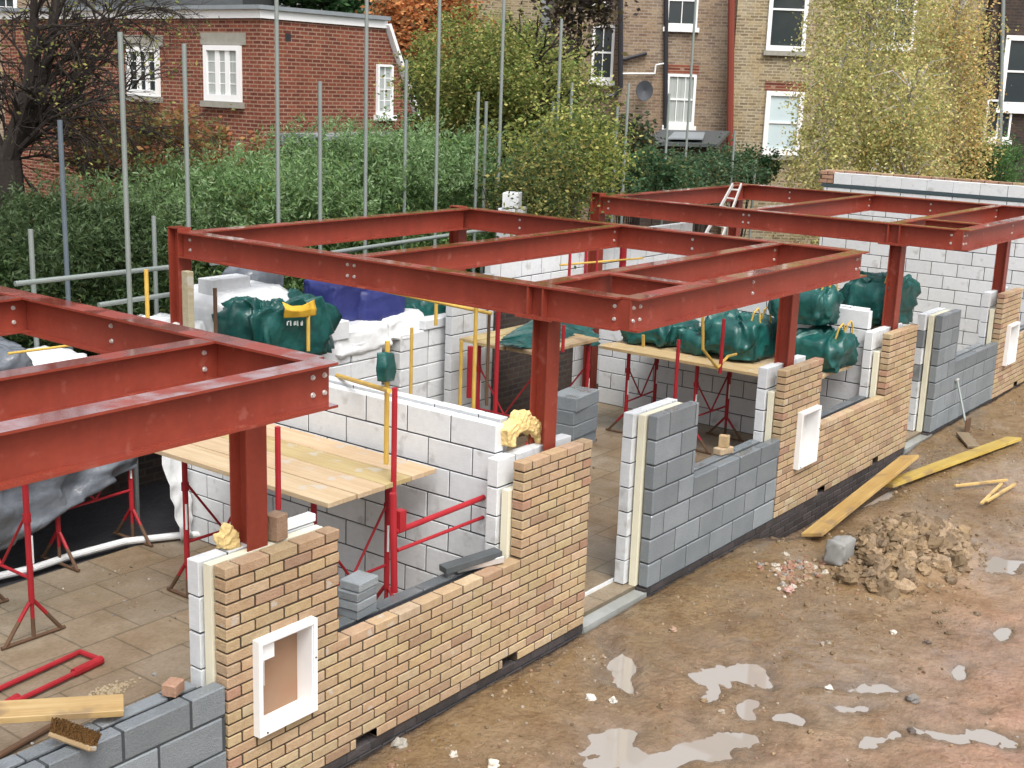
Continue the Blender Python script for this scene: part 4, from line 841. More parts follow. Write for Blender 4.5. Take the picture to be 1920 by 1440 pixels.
c = at(2, .02, 1573, 1045); o = lump('concrete_lump', (c[0], c[1], c[2]+.07), (.125, .10, .115), mat('old_concrete', (.25, .25, .24), .85, noise=[(9, .5, (.6, .58, .52), 5, (1, 1, 1))]), None, 51, .42, .22, 5, n=22, crease=.6); tag(o, 'whitish chunk of concrete at the left foot of the clay heap', 'concrete chunk')
m = MB()
for k in range(5200):
    x = random.uniform(0, 15); y = -abs(random.gauss(0, 2.0))-.12
    if y < -6: continue
    cl = fbm(np.array([x*1.3]), np.array([y*1.3]), 3, 44)[0]
    if cl < random.uniform(.3, .62): continue
    r = random.uniform(.004, .013)*(1.0 if random.random() < .94 else 2.2); kk = random.uniform(.6, 1.2)
    h = gh(x, y)
    if h < -.085: continue
    rock(m, (x, y, h+r*.2), r, k % 97, random.choice([(.28*kk, .20*kk, .12*kk), (.20*kk, .14*kk, .08*kk), (.20*kk, .14*kk, .08*kk), (.26*kk, .15*kk, .10*kk), (.24*kk, .18*kk, .12*kk), (.33*kk, .28*kk, .22*kk)]))
for (px, py, r, cl) in [(1107, 1313, .035, (.6, .57, .52)), (1150, 1318, .03, (.55, .52, .46)), (1262, 1185, .03, (.3, .2, .14)), (1478, 1112, .045, (.42, .26, .22)), (1555, 1290, .03, (.6, .58, .52)), (1675, 1188, .03, (.6, .56, .48)), (1737, 1205, .03, (.12, .09, .07)), (1712, 1315, .045, (.16, .15, .14)), (1710, 1368, .03, (.1, .08, .07)), (925, 1440, .04, (.65, .6, .5)), (850, 1418, .03, (.5, .45, .38)), (750, 1398, .05, (.30, .28, .24))]:
    c = at(2, -.06, px, py); rock(m, (c[0], c[1], gh(c[0], c[1])+r*.3), r, px, cl)
o = m.build('scattered_stones', M_stonec); tag(o, 'small stones and clods scattered over the mud', 'stones', kind='stuff')

m = MB(); random.seed(5)
for k in range(900):
    x = random.choice([random.uniform(-2.5, 2.7), random.uniform(-2.5, 2.7), random.uniform(3.3, 9.8)]); y = random.uniform(.4, 4.0)
    if fbm(np.array([x*1.1]), np.array([y*1.1]), 3, 52)[0] < random.uniform(.35, .6): continue
    kk = random.uniform(.5, 1.2); r = random.uniform(.003, .010)*(2 if random.random() < .06 else 1); rock(m, (x, y, r*.2), r, k % 61, random.choice([(.3*kk, .24*kk, .16*kk), (.2*kk, .15*kk, .1*kk), (.5*kk, .48*kk, .44*kk), (.34*kk, .22*kk, .14*kk)]))
q = at(2, 0, 205, 1295)
for k in range(160):
    x = q[0]+random.gauss(0, .10); y = q[1]+random.gauss(0, .05); rock(m, (x, y, .002), random.uniform(.004, .012), k, (.42, .34, .22))
o = m.build('floor_debris', M_stonec); tag(o, 'crumbs of mortar and grit scattered on the inside floor', 'debris', kind='stuff')
random.seed(77)
# ------------------------------------------------------------------ vegetation
def leafmesh(name, C, size, cols, parent=None, droop=0, aspect=1.6, flat=.5):
    n = len(C); d1 = RN.normal(size=(n, 3)); d1[:, 2] = d1[:, 2]*flat-droop; d1 /= np.linalg.norm(d1, axis=1)[:, None]
    d2 = np.cross(d1, RN.normal(size=(n, 3))); d2 /= np.linalg.norm(d2, axis=1)[:, None]
    s = size*RN.uniform(.6, 1.35, (n, 1)); a = d1*s*aspect/2; b = d2*s/2
    V = np.stack([C-a, C+b*.9-a*.1, C+a, C-b*.9-a*.1], 1).reshape(-1, 3)
    off = OFF[parent.name] if parent is not None else np.array([C[:, 0].mean(), C[:, 1].mean(), C[:, 2].min()])
    me = bpy.data.meshes.new(name); me.vertices.add(4*n); me.vertices.foreach_set('co', (V-off).ravel()); me.loops.add(4*n); me.loops.foreach_set('vertex_index', np.arange(4*n, dtype=np.int32))
    me.polygons.add(n); me.polygons.foreach_set('loop_start', np.arange(0, 4*n, 4, dtype=np.int32)); me.update(calc_edges=True)
    ca = me.color_attributes.new('tint', 'FLOAT_COLOR', 'CORNER'); ca.data.foreach_set('color', np.repeat(np.concatenate([cols, np.ones((n, 1))], 1), 4, axis=0).ravel())
    me.materials.append(M_leaf); me.validate(); o = bpy.data.objects.new(name, me); COL.objects.link(o)
    if parent is not None: o.parent = parent
    else: o.location = off
    OFF[o.name] = off
    return o
def palette(n, pal, wts, var=.25):
    pal = np.array(pal); i_ = RN.choice(len(pal), n, p=np.array(wts)/sum(wts)); return np.clip(pal[i_]*RN.uniform(1-var, 1+var, (n, 1)), 0, 1)
def clusters(c, r, nc, rc, per, shell=.55):
    """clumps spread through an ellipsoid; returns leaf centres and clump ids"""
    d = RN.normal(size=(nc, 3)); d /= np.linalg.norm(d, axis=1)[:, None]; ns_ = np.array([1+.75*mn.noise(Vector(q)*1.7+Vector(c)) for q in d])[:, None]; d = d*ns_; rad = RN.uniform(shell, 1, (nc, 1))**.6
    cc_ = np.array(c)+d*rad*np.array(r); k = rc*RN.uniform(.5, 1.4, (nc, 1))
    ids = np.repeat(np.arange(nc), per); L_ = cc_[ids]+RN.normal(size=(nc*per, 3))*k[ids]*.55; return L_, ids
def limbs(m, p, d, L, r, depth, spread=.6, up=.1, kids=3, seg=3, tips=None, droop=0):
    p = Vector(p); d = Vector(d).normalized()
    for s_ in range(seg):
        q = p+d*L/seg; m.tube(p, q, r*(1-s_/seg*.35), 6 if depth > 1 else 4, r1=r*(1-(s_+1)/seg*.35), caps=False); p = q
        d = (d+Vector((random.gauss(0, .12), random.gauss(0, .12), random.gauss(0, .1)+up*.3-droop))).normalized()
    if tips is not None and depth <= 1: tips.append(tuple(p))
    if depth > 0:
        for _ in range(kids):
            e = (d+Vector((random.gauss(0, spread), random.gauss(0, spread), random.gauss(0, spread*.7)+up))).normalized()
            limbs(m, p, e, L*random.uniform(.6, .85), r*.6, depth-1, spread, up, kids, seg, tips, droop)
def tree(name, lab, cat, base, H, crown_c, crown_r, pal, wts, nc=260, per=60, rc=.35, size=.10, bark=None, tr=.14, shell=.4, droop=0, kids=3, grp=None, tint_noise=.3):
    t = thing(name, lab, cat, tuple(base), grp); m = MB(); b = Vector(base); c = Vector(crown_c)
    top = c+Vector((0, 0, crown_r[2]*.7)); pts = [b.lerp(top, k/6)+Vector((random.gauss(0, .06), random.gauss(0, .06), 0))*(k > 0) for k in range(7)]
    for k in range(6): m.tube(pts[k], pts[k+1], tr*(1-k/7), 8, r1=tr*(1-(k+1)/7), caps=False)
    for k in range(2, 6):
        for _ in range(3):
            a = random.uniform(0, 2*math.pi); limbs(m, pts[k], (math.cos(a), math.sin(a), .5), crown_r[0]*.45, tr*.35, 2, .5, .15, kids, 3, None, droop*.1)
    m.build('trunk', bark or M_bark, t)
    C_, ids = clusters(crown_c, crown_r, nc, rc, per, shell); nz = np.array([mn.noise(Vector(C_[i_*per])*.6) for i_ in range(nc)])
    cols = palette(len(C_), pal, wts); k = RN.uniform(.7, 1.25, nc)*(1+tint_noise*nz); cols = np.clip(cols*k[ids][:, None], 0, 1)
    leafmesh('crown', C_, size, cols, t, droop=droop); return t
G1, G2, G3 = (.055, .11, .035), (.035, .085, .035), (.09, .15, .045)
# hedge: long mass of bushes with paler top shoots and long leaves
def hedge():
    n = 260000; x = RN.uniform(.6, 12.6, n); top = 2.62+.78*np.clip((x-4)/6.5, 0, 1)+.62*(fbm(x*.9, x*0+3, 3, 2)-.45)+.35*(fbm(x*3, x*0, 3, 8)-.45)
    top = top-np.clip((x-11.2)*.9, 0, 2.)
    y0 = 6.6; depth = RN.uniform(0, 1, n)**1.4; z = RN.uniform(.0, 1, n)**.7*top
    sh = 1.1*(fbm(x*1.6, z*1.8, 4, 14)-.5); y = y0+sh+depth*2.6+np.clip(z-1.7, 0, 3)*.35
    z = z-.18*depth*0; C_ = np.stack([x, y, z], 1)
    pal = [(.11, .20, .07), (.17, .29, .11), (.07, .125, .04), (.22, .28, .08), (.25, .34, .17)]
    cols = palette(n, pal, [4, 4, 3, 1.2, 1.5], .3)
    f = fbm(x*1.5, z*1.5, 3, 31); cols = cols*(.35+1.35*f)[:, None]
    sp = np.clip((x-4.2+2.2*(fbm(x*.9, z*1.2, 3, 5)-.5))/1.8, 0, 1); cols = cols*(.36+.64*sp)[:, None]     # darker species at the left end
    br = (fbm(x*.8, z*.9, 2, 77) > .62) & (RN.uniform(size=n) < .5); cols[br] = np.array([.16, .15, .05])*RN.uniform(.7, 1.2, (br.sum(), 1))
    t = thing('hedge', 'long dense green hedge between the scaffold poles and the red brick house', 'hedge', (6.6, 7.6, 0))
    leafmesh('foliage', C_, .027, cols, t, aspect=3.2, flat=1.2)
    # arching top shoots
    m = 48000; x = RN.uniform(1.2, 11.9, m//30).repeat(30); u = np.tile(np.linspace(0, 1, 30), m//30); h = RN.uniform(.2, .8, m//30).repeat(30); dx = RN.normal(0, .22, m//30).repeat(30); dy = RN.uniform(6.5, 9.4, m//30).repeat(30)
    tp = 2.5+.78*np.clip((x-4)/6.5, 0, 1)+.62*(fbm(x*.9, x*0+3, 3, 2)-.45)-np.clip((x-11.2)*.9, 0, 2.)
    C_ = np.stack([x+dx*u*u+RN.normal(0, .03, len(x)), dy-.25*u*u+RN.normal(0, .03, len(x)), tp+(dy-8)*.18*(dy < 8)-.25+h*np.sqrt(u)+RN.normal(0, .03, len(x))], 1)
    leafmesh('shoots', C_, .024, palette(len(C_), [(.20, .32, .13), (.27, .38, .20), (.14, .23, .08)], [3, 2, 2], .25)*(.38+.62*np.clip((x-4.2)/2, 0, 1))[:, None], t, aspect=3, flat=1.)
    c = MB(); 
    for k in range(90):
        xx = random.uniform(.8, 12); yy = random.uniform(7.0, 8.8); c.tube((xx, yy, -.1), (xx+random.gauss(0, .25), yy+random.gauss(0, .2), random.uniform(1.2, 2.4)), .018, 5, r1=.006, caps=False)
    c.build('stems', M_bark, t)
hedge()
def bush(px, py, D, rw, rh, pal, wts, lab, n=80, size=.06, per=100, name='shrub', grp=None, zb=0.):
    c = vp(px, py, D); C_, ids = clusters((c[0], c[1], c[2]), (rw, rw*.8, rh), n, min(rw, rh)*.4, per, .3)
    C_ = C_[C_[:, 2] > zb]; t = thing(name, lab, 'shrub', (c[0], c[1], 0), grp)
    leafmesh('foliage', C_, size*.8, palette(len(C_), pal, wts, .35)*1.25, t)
    m = MB()
    for k in range(9): m.tube((c[0]+random.gauss(0, rw*.2), c[1]+random.gauss(0, .1), -.1), (c[0]+random.gauss(0, rw*.5), c[1]+random.gauss(0, rw*.3), c[2]+random.uniform(-.2, .6)*rh), .02, 5, r1=.006, caps=False)
    m.build('stems', M_bark, t)
YG = [(.28, .29, .08), (.18, .22, .06), (.42, .38, .13), (.09, .13, .04)]
bush(1075, 300, 19.5, .95, .75, YG, [3, 4, 1, 3], 'yellow green shrub right of the hedge, under the big yellow green tree', 90, .055)
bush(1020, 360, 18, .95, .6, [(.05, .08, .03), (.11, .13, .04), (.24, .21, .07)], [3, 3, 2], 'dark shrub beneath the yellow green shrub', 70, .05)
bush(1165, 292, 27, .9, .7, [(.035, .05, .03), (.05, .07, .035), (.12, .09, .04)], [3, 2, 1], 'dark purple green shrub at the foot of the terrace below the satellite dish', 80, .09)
bush(1200, 330, 23, 1.3, .45, [(.04, .09, .04), (.07, .12, .06), (.12, .13, .05)], [3, 2, 1], 'low green shrub in front of the shaded extension', 80)
bush(1310, 325, 26, 1.5, .5, [(.05, .10, .05), (.09, .14, .08), (.10, .10, .04)], [3, 2, 1], 'low grey green shrub behind the back corner of the farthest frame', 90)
bush(1395, 318, 28, .8, .4, [(.035, .08, .035), (.06, .10, .04)], [2, 1], 'small dark shrub at the foot of the yellow brick house', 50)
bush(1855, 315, 29, 1.1, .5, [(.07, .15, .04), (.10, .18, .07), (.05, .10, .05)], [2, 2, 1], 'bright green shrub behind the right end of the gable wall', 70)
bush(290, 285, 19, 1.6, .6, [(.26, .10, .045), (.17, .08, .04), (.18, .17, .06), (.30, .17, .07), (.12, .13, .05)], [2, 2, 3, 2, 2], 'orange red shrub behind the hedge at left', 80, .07)
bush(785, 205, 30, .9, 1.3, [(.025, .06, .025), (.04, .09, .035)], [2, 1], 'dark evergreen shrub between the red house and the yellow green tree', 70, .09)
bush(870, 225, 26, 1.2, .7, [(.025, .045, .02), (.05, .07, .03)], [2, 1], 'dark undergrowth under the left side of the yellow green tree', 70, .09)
# big yellow green tree
def D2(px, py, D): c = vp(px, py, D); return c
c = D2(950, 165, 24); tree('garden_tree', 'big yellow green tree in the centre background', 'tree', (c[0], c[1], 0), 6, tuple(c), (1.75, 1.6, 1.30), [(.27, .29, .08), (.17, .21, .06), (.42, .38, .14), (.09, .12, .04), (.15, .24, .06)], [3, 3, 2, 1.2, 1.5], 460, 120, .30, .044, shell=.15)
c = D2(790, 60, 34); tree('maple_tree', 'orange leaved tree behind the red brick house', 'tree', (c[0], c[1], 0), 8, tuple(c), (1.5, 1.5, 2.0), [(.60, .25, .09), (.50, .18, .07), (.65, .36, .15), (.30, .18, .09)], [3, 2, 2, 1], 210, 90, .42, .085, shell=.2)
c = D2(610, -60, 40); tree('evergreen_tree', 'dark green tree behind the roof of the red brick house', 'tree', (c[0], c[1], 0), 9, tuple(c), (2.4, 2, 1.9), [(.03, .08, .03), (.05, .11, .04)], [2, 1], 160, 50, .5, .14, shell=.2)
c = D2(1085, -15, 31); tree('bare_tree', 'thin dull tree left of the terrace wall, nearly bare', 'tree', (c[0], c[1], 0), 8, tuple(c), (1.0, 1.2, 1.2), [(.09, .08, .05), (.06, .05, .045), (.14, .12, .05)], [3, 3, 1], 100, 26, .4, .09, shell=.2)
# birches in front of the terrace
BIR = [(.54, .49, .20), (.42, .43, .17), (.62, .54, .26), (.32, .36, .14), (.58, .40, .17)]
def birch(px, py, D, rw, rz_, lab, pal, wts, nc, name='birch_tree', bark=None, tr=.12, seed=1):
    c = vp(px, py, D); base = np.array([c[0], c[1], 0.]); t = thing(name, lab, 'tree', tuple(base)); m = MB()
    H = c[2]+rz_*.9; pts = [Vector(base)+Vector((.22*math.sin(k*.8+seed), .12*math.sin(k*1.1), H*k/9)) for k in range(10)]
    for k in range(9): m.tube(pts[k], pts[k+1], tr*(1-k/11), 9, r1=tr*(1-(k+1)/11), caps=False)
    strands = []
    for k in range(nc):
        f = random.uniform(.28, 1)**.8; i_ = min(int(f*9), 8); p = pts[i_].lerp(pts[i_+1], f*9-i_); a = random.uniform(0, 2*math.pi); rr = rw*math.sqrt(random.random())*(1-.35*f)*random.choice([1, 1, 1.15])
        q = Vector((pts[i_].x+rr*math.cos(a), pts[i_].y+rr*math.sin(a), p.z+random.uniform(.1, .7)))
        if k % 4 == 0: m.tube(p, p.lerp(q, .5)+Vector((0, 0, .25)), .022, 5, r1=.013, caps=False); m.tube(p.lerp(q, .5)+Vector((0, 0, .25)), q, .013, 4, r1=.005, caps=False)
        strands.append(q)
    m.build('trunk', bark or M_birch, t)
    L_ = []
    for q in strands:
        ln = random.uniform(.5, 1.5); nL = int(62*ln); u = RN.uniform(0, 1, nL); dx, dy = random.gauss(0, .16), random.gauss(0, .16)
        L_.append(np.stack([q.x+dx*u+RN.normal(0, .14, nL), q.y+dy*u+RN.normal(0, .14, nL), q.z-ln*u+RN.normal(0, .05, nL)], 1))
    ids = np.concatenate([np.full(len(a), i_) for i_, a in enumerate(L_)]); C_ = np.concatenate(L_)
    k = RN.uniform(.7, 1.3, len(strands)); cols = np.clip(palette(len(C_), pal, wts, .25)*k[ids][:, None], 0, 1)
    leafmesh('crown', C_, .046, cols, t, droop=.6, aspect=1.5)
birch(1640, 90, 27.5, 1.75, 2.4, 'birch with a white trunk and pale yellow green leaves in front of the terrace', BIR, [3, 4, 2.5, 2.5, .4], 430)
birch(1790, 150, 28.5, 1.05, 1.9, 'golden orange birch right of the white trunked one', BIR, [3, 1.5, 2, 1, 4], 280, bark=M_birch, tr=.05, seed=4)
birch(1560, 215, 26.5, .9, 1.2, 'lower olive green birch left of the white trunk', BIR, [3, 4, 2, 2, .5], 130, bark=M_birch, tr=.05, seed=7)
birch(1700, 250, 26.0, 1.2, 1.0, 'low spreading olive birch just above the gable wall', BIR, [3, 4, 2, 2, 1], 210, bark=M_birch, tr=.03, seed=9)
# near bare tree at far left
def bare():
    b = vp(35, 330, 16.8); t = thing('leafless_tree', 'dark nearly bare tree with tangled branches at the top left corner', 'tree', (b[0], b[1], 0)); m = MB(); tips = []
    base = Vector((b[0], b[1], -.1)); fork = Vector(vp(15, 300, 16.8)); m.tube(base, fork, .20, 10, r1=.17, caps=False)
    mains = [((15, 300), (75, 190), (100, 60), (112, -60), .13), ((15, 300), (60, 140), (65, 20), (60, -80), .12), ((20, 300), (70, 235), (150, 170), (200, 60), .07), ((10, 310), (-30, 200), (-60, 80), (-60, -50), .10),
             ((25, 290), (90, 225), (160, 195), (250, 165), .035), ((30, 285), (110, 225), (190, 215), (290, 255), .028), ((75, 190), (120, 110), (180, 45), (260, 15), .035), ((20, 300), (80, 290), (150, 310), (200, 330), .02)]
    for a, b2, c2, d2, r in mains:
        k = random.uniform(-.5, .5); P_ = [Vector(vp(a[0], a[1], 16.8)), Vector(vp(b2[0], b2[1], 16.8+k*.5)), Vector(vp(c2[0], c2[1], 16.8+k)), Vector(vp(d2[0], d2[1], 16.8+k*1.6))]
        for i_ in range(3):
            m.tube(P_[i_], P_[i_+1], r*(1-.28*i_), 7, r1=r*(1-.28*(i_+1)), caps=False)
            for _ in range(7):
                p = P_[i_].lerp(P_[i_+1], random.random()); d = (P_[i_+1]-P_[i_]).normalized()
                e = d+Vector((random.gauss(.15, .55), random.gauss(0, .5), random.gauss(-.05, .5)))
                limbs(m, p, e, random.uniform(.28, .52), r*.2+.005, 3, .42, .0, 3, 3, tips, .05)
    m.build('branches', M_bark, t)
    tp = np.array(tips); sel = tp[RN.choice(len(tp), 700)]; C_ = sel.repeat(3, 0)+RN.normal(0, .07, (2100, 3)); C_ = C_[C_[:, 2] > 2.4]
    leafmesh('leaves', C_, .036, palette(len(C_), [(.24, .25, .08), (.16, .19, .06), (.34, .30, .10)], [2, 2, 1], .3), t)
bare()

# ------------------------------------------------------------------ houses
def window(parent, x0, x1, z0, z1, y, face, panes=(2, 2), sill=True, glass=None, fr=.07, sash=False, bar=.022, col=None, depth=.06):
    """face: function (u, d, z)->world; y is depth in front of wall (negative = outwards)"""
    def bx(m, u0, u1, d0, d1, a, b):
        vs = [face(u, d, z) for z in (a, b) for (u, d) in ((u0, d0), (u1, d0), (u1, d1), (u0, d1))]
        m.add(vs, [(0, 3, 2, 1), (4, 5, 6, 7), (0, 1, 5, 4), (1, 2, 6, 5), (2, 3, 7, 6), (3, 0, 4, 7)])
    m = MB(); o0, o1 = -.07, -.002
    bx(m, x0, x0+fr, o0, o1, z0, z1); bx(m, x1-fr, x1, o0, o1, z0, z1); bx(m, x0+fr, x1-fr, o0, o1, z0, z0+fr*1.3); bx(m, x0+fr, x1-fr, o0, o1, z1-fr, z1)
    f = m.build('window', M_upvc, parent)
    g = MB(); bx(g, x0+fr*.9, x1-fr*.9, -.02, -.004, z0+fr, z1-fr); g.build('pane', glass or M_glass, f)
    b = MB(); cx_, rz_ = panes; xi0, xi1, zi0, zi1 = x0+fr, x1-fr, z0+fr*1.3, z1-fr
    for k in range(1, cx_): u = xi0+(xi1-xi0)*k/cx_; bw = bar*(6 if not sash and cx_ == 3 and rz_ > 2 and bar > .02 else 1); bx(b, u-bw/2, u+bw/2, -.045, -.018, zi0, zi1)
    for k in range(1, rz_):
        z = zi0+(zi1-zi0)*k/rz_; bw = bar*(2.2 if sash and rz_ == 2 else .8); bx(b, xi0, xi1, -.026, -.016, z-bw/2, z+bw/2) if not sash else bx(b, xi0, xi1, -.05, -.016, z-bw/2, z+bw/2)
    if b.v: b.build('glazing_bars', M_upvc, f)
    if sill: s_ = MB(); bx(s_, x0-.06, x1+.06, -.12, .02, z0-.12, z0-.005); s_.build('sill', M_stone if sill == 'stone' else M_upvc, f)
# red brick house aligned with the new building
D = 25; hc = vp(490, 150, D); HX, HY = hc[0], hc[1]
def zat(px, py, X=None, Y=None): return at(0 if X is not None else 1, X if X is not None else Y, px, py)
ez = zat(490, 34, Y=HY)[2]; xr = zat(722, 48, Y=HY)[0]; xr2, zr2 = zat(778, 225, Y=HY)[0], zat(778, 225, Y=HY)[2]
t = thing('brick_house', 'red brick house with white fascia and a sloping white right edge', 'house', (HX, HY, 0))
m = MB(); L2 = 9
vs = [(HX, HY, 0), (xr2, HY, 0), (xr2, HY, zr2), (xr, HY, ez), (HX, HY, ez)]; vb = [(x, y+L2, z) for x, y, z in vs]
m.add(vs+vb, [(0, 1, 2, 3, 4), (9, 8, 7, 6, 5), (4, 3, 8, 9), (0, 4, 9, 5), (3, 2, 7, 8), (2, 1, 6, 7)]); m.build('wall', M_redbrick, t)
m = MB(); m.box((HX-.05, HY-.05, ez+.0), (xr+.03, HY-.002, ez+.16)); m.box((HX-.06, HY-.002, ez-.0), (HX-.002, HY+L2, ez+.16))
m.beam((xr+.02, HY-.03, ez+.08), (xr2+.06, HY-.03, zr2), .08, .20, up=(0, 1, 0)); m.build('fascia', M_upvc, t)
m = MB(); m.box((HX-.14, HY-.12, ez+.162), (xr+.05, HY+L2+.1, ez+.24)); m.beam((xr+.12, HY+L2/2-.1, ez+.12), (xr2+.18, HY+L2/2-.1, zr2), L2, .1, up=(0, 1, 0)) if False else None; m.build('roof', M_lead, t)
t2 = thing('slate_roof_block', 'dark slate roof rising behind the white fascia at the top left', 'roof', tuple(vp(300, 20, 34)*np.array([1, 1, 0])))
m = MB(); vs = []
for z_ in (0., 9.):
    for px_, dd in ((120, 0), (455, 0), (455, 5), (120, 5)): q = vp(px_, 20, 34)+FH*dd; vs.append((q[0], q[1], z_))
m.add(vs, [(0, 3, 2, 1), (4, 5, 6, 7), (0, 1, 5, 4), (1, 2, 6, 5), (2, 3, 7, 6), (3, 0, 4, 7)]); m.build('slope', M_slate, t2)
fx = lambda u, d, z: (HX+d, HY+u, z)          # left face, u runs away from the camera
ff = lambda u, d, z: (u, HY+d, z)
def wl(px0, px1, pt, pb, **k):                 # window on the left face from pixels
    a = at(0, HX, px0, pt); b = at(0, HX, px1, pb); ya, yb = sorted((a[1], b[1])); c2 = at(0, HX, (px0+px1)/2, pt); d2 = at(0, HX, (px0+px1)/2, pb)
    window(t, ya-HY, yb-HY, d2[2], c2[2], 0, fx, **k)
    m = MB(); m.box((HX-.02, ya-.12, c2[2]+.01), (HX+.02, yb+.12, c2[2]+.24)); m.build('lintel', M_stone, t)
wl(385, 455, 85, 190, panes=(3, 4), sill='stone', glass=M_net, fr=.10, bar=.021); wl(240, 302, 88, 180, panes=(3, 4), sill='stone', glass=M_glass, fr=.10, bar=.021)
a = at(1, HY, 705, 120); b = at(1, HY, 733, 215); window(t, a[0], b[0], b[2], a[2], 0, ff, panes=(2, 4), glass=M_net, fr=.05)
a = at(1, HY, 540, 70); m = MB(); m.box((a[0]-.07, HY-.01, a[2]-.07), (a[0]+.07, HY+.02, a[2]+.07)); m.build('air_vent', M_pipe, t)
# grey lean-to beside it
a = at(1, HY-1.2, 590, 252); b = at(1, HY-1.2, 890, 240)
t = thing('garden_shed', 'low grey felt roof showing above the hedge beside the red brick house', 'shed', (b[0], HY-1.2, 0)); m = MB(); m.box((a[0], HY-1.5, a[2]-.25), (b[0], HY-.2, a[2]-.02)); m.build('roof', M_lead, t); m = MB(); m.box((a[0]+.1, HY-1.4, 0), (b[0]-.1, HY-.3, a[2]-.26)); m.build('wall', M_darkbrick, t)
# far house at the left behind the bare tree
def terrace(name, lab, px0, px1, D, wins, mtl, top=9., pipes=(), extra=None, dep=7):
    p0 = vp(px0, 150, D); p1 = vp(px1, 150, D); Wd = float(np.linalg.norm((p1-p0)[:2])); t = thing(name, lab, 'house', (p0[0], p0[1], 0), None, 0)
    def F(u, d, z): q = np.array([p0[0], p0[1], 0])+RH*u+FH*d; return (q[0], q[1], z)
    def U(px, py): q = vp(px, py, D); return float((q-p0) @ RH), float(q[2])
    m = MB(); vs = [F(0, 0, 0), F(Wd, 0, 0), F(Wd, dep, 0), F(0, dep, 0), F(0, 0, top), F(Wd, 0, top), F(Wd, dep, top), F(0, dep, top)]
    # build wall rotated so that the brick texture runs along its face
    off = np.array([p0[0], p0[1], 0]); me = bpy.data.meshes.new('wall'); me.from_pydata([(0, 0, 0), (Wd, 0, 0), (Wd, dep, 0), (0, dep, 0), (0, 0, top), (Wd, 0, top), (Wd, dep, top), (0, dep, top)], [], [(0, 3, 2, 1), (4, 5, 6, 7), (0, 1, 5, 4), (1, 2, 6, 5), (2, 3, 7, 6), (3, 0, 4, 7)])
    me.materials.append(mtl); o = bpy.data.objects.new('wall', me); COL.objects.link(o); o.parent = t; o.rotation_euler = (0, 0, math.atan2(RH[1], RH[0])); OFF[o.name] = off
    rf = MB(); vr = [F(-.2, -.3, top), F(Wd+.2, -.3, top), F(Wd+.2, dep/2, top+2.4), F(-.2, dep/2, top+2.4), F(-.2, dep+.3, top), F(Wd+.2, dep+.3, top)]; rf.add(vr, [(0, 1, 2, 3), (3, 2, 5, 4), (0, 3, 4), (1, 5, 2), (0, 4, 5, 1)]); rf.build('roof', M_slate, t)
    for (x0, x1, y0, y1, kw) in wins:
        u0, zt = U(x0, y0); u1, zb = U(x1, y1); kw = dict(kw); lin = kw.pop('lintel', None); window(t, u0, u1, zb, zt, 0, F, **kw)
        if lin:
            l = MB(); vs = [F(u, d, z) for z in (zt+.01, zt+.24) for (u, d) in ((u0-.05, -.012), (u1+.05, -.012), (u1+.05, .02), (u0-.05, .02))]; l.add(vs, [(0, 3, 2, 1), (4, 5, 6, 7), (0, 1, 5, 4), (1, 2, 6, 5), (2, 3, 7, 6), (3, 0, 4, 7)]); l.build('lintel', M_redbrick, t)
    for (pts, r, mt) in pipes:
        l = MB(); q = [F(U(*p_)[0], -.09, U(*p_)[1]) for p_ in pts]; l.path(q, r, 8); l.build('drain_pipe', mt, t)
    if extra: extra(t, F, U)
    return t
M_stockw = M_stock
def ext1(t, F, U):
    u, z = U(1206, 170); l = MB(); n = 16; vs = [F(u, -.32, z)]+[F(u+.22*math.cos(2*math.pi*k/n), -.42+.03, z+.26*math.sin(2*math.pi*k/n)) for k in range(n)]; l.add(vs, [(0, 1+k, 1+(k+1) % n) for k in range(n)]+[(0, 1+(k+1) % n, 1+k) for k in range(0)]); d = l.build('satellite_dish', mat('dish_grey', (.07, .075, .085), .5), t); d.modifiers.new('s', 'SOLIDIFY').thickness = .02
    l = MB(); l.tube(F(u, -.0, z-.1), F(u, -.3, z), .02, 6); l.build('dish_arm', M_pipe, t)
terrace('terraced_house', 'worn purplish brick house with two sash windows and a satellite dish, behind the tall tree', 1160, 1372, 34,
        [(1253, 1306, -50, 52, dict(panes=(2, 2), sash=True, sill=True)), (1251, 1300, 138, 236, dict(panes=(3, 2), sash=True, sill=True, glass=M_net, lintel=True))], M_stock2,
        pipes=[([(1163, -60), (1163, 165), (1150, 180), (1120, 182)], .07, M_pipe), ([(1168, 112), (1212, 100)], .05, M_pipe), ([(1249, -60), (1247, 240)], .06, M_pipe), ([(1163, 138), (1227, 138), (1229, 122), (1250, 118)], .022, M_upvc)], extra=ext1)
terrace('terraced_house', 'darker narrow house wall with one tall sash window, left of the satellite dish', 1040, 1159, 34.6,
        [(1112, 1148, 46, 152, dict(panes=(2, 2), sash=True)), (1116, 1142, -70, 8, dict(panes=(2, 2), sash=True))], M_stock2)
terrace('terraced_house', 'yellow stock brick house with blinds in its lower sash window, behind the birches', 1373, 1842, 33.5,
        [(1447, 1508, -60, 97, dict(panes=(1, 2), sash=True, fr=.10, sill='stone')), (1437, 1498, 170, 292, dict(panes=(1, 2), sash=True, fr=.12, glass=M_blind, sill='stone', lintel=True)), (1650, 1710, -50, 88, dict(panes=(2, 2), sash=True)), (1645, 1700, 225, 315, dict(panes=(2, 2), sash=True))], M_stock,
        pipes=[([(1371, -60), (1367, 300)], .09, M_pipered)])
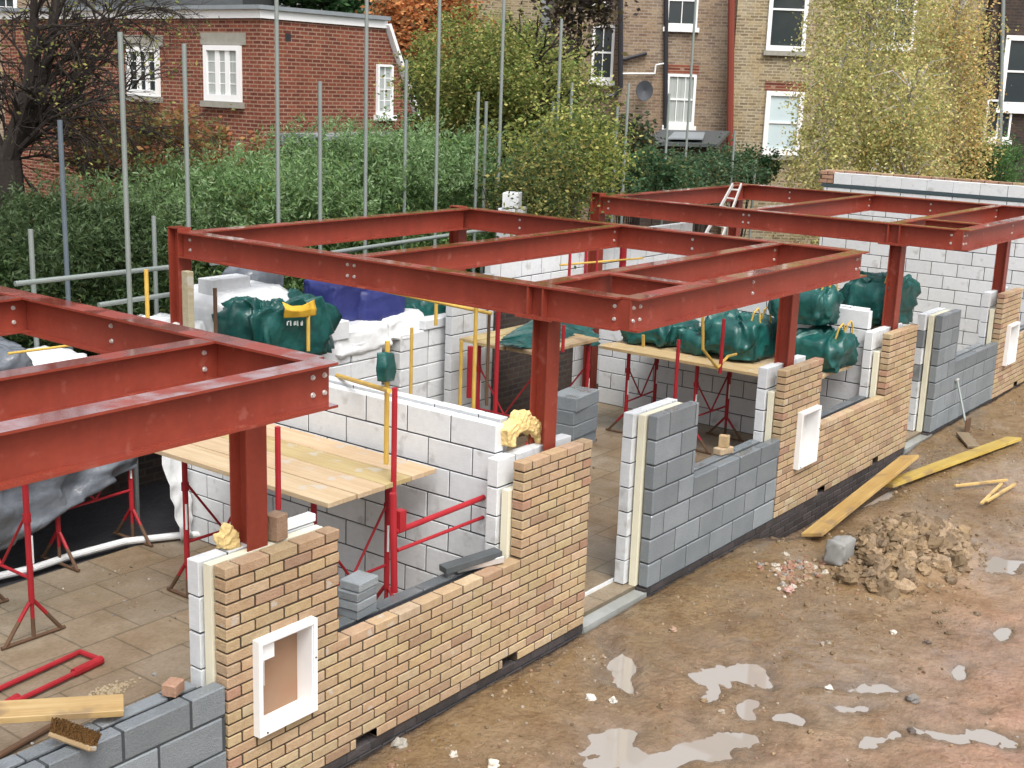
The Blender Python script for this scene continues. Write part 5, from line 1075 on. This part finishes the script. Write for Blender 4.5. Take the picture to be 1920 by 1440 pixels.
terrace('terraced_house', 'dark brick house with white windows at the far right edge', 1846, 2010, 33,
        [(1886, 1950, 66, 205, dict(panes=(1, 2), sash=True, fr=.12)), (1850, 1868, 186, 262, dict(panes=(1, 1), fr=.05)), (1876, 1890, 205, 262, dict(panes=(1, 1), fr=.05))], M_darkbrick, pipes=[([(1880, -60), (1872, 300)], .05, M_galv)])
terrace('far_house', 'dull brown house with small white windows behind the bare tree at upper left', -260, 175, 36,
        [(45, 62, 60, 100, dict(panes=(1, 1), fr=.06)), (77, 88, 92, 138, dict(panes=(1, 1), fr=.08)), (-10, 35, -10, 38, dict(panes=(2, 2), fr=.1))], M_stock2, top=8)
terrace('far_house', 'pale far house glimpsed between the orange tree and the poles at the top', 700, 1010, 44, [(835, 858, -60, 22, dict(panes=(1, 2), sash=True))], M_stock, top=9.5)
# extension with lean-to slate roof under the terrace
t = thing('rear_extension', 'dark rear extension with a sloping slate roof and skylights below the terrace windows', 'extension', tuple(vp(1285, 300, 32.5)*np.array([1, 1, 0])))
def FE(px, py, D): q = vp(px, py, D); return tuple(q)
m = MB(); a, b, c, d = FE(1200, 266, 30.6), FE(1345, 270, 30.6), FE(1368, 246, 33.2), FE(1240, 243, 33.2); a2 = [(q[0], q[1], q[2]-.08) for q in (a, b, c, d)]; m.add([a, b, c, d]+a2, [(0, 1, 2, 3), (7, 6, 5, 4), (0, 4, 5, 1), (1, 5, 6, 2), (2, 6, 7, 3), (3, 7, 4, 0)]); m.build('roof', M_slate, t)
m = MB(); s = [FE(1252, 262, 30.72), FE(1318, 263, 30.72), FE(1322, 251, 32.4), FE(1264, 250, 32.4)]; s = [(q[0], q[1], q[2]+.04) for q in s]; s2 = [(q[0], q[1], q[2]-.03) for q in s]; m.add(s+s2, [(0, 1, 2, 3), (7, 6, 5, 4), (0, 4, 5, 1), (1, 5, 6, 2), (2, 6, 7, 3), (3, 7, 4, 0)]); m.build('skylight', M_lead, t)
m = MB(); q0, q1 = vp(1206, 300, 30.8), vp(1342, 300, 30.8); z1 = a[2]-.1
vs = []
for z in (0, z1):
    for q, dd in ((q0, 0), (q1, 0), (q1, 2.2), (q0, 2.2)): w_ = q+FH*dd; vs.append((w_[0], w_[1], z))
m.add(vs, [(0, 3, 2, 1), (4, 5, 6, 7), (0, 1, 5, 4), (1, 2, 6, 5), (2, 3, 7, 6), (3, 0, 4, 7)]); m.build('wall', M_darkbrick, t)
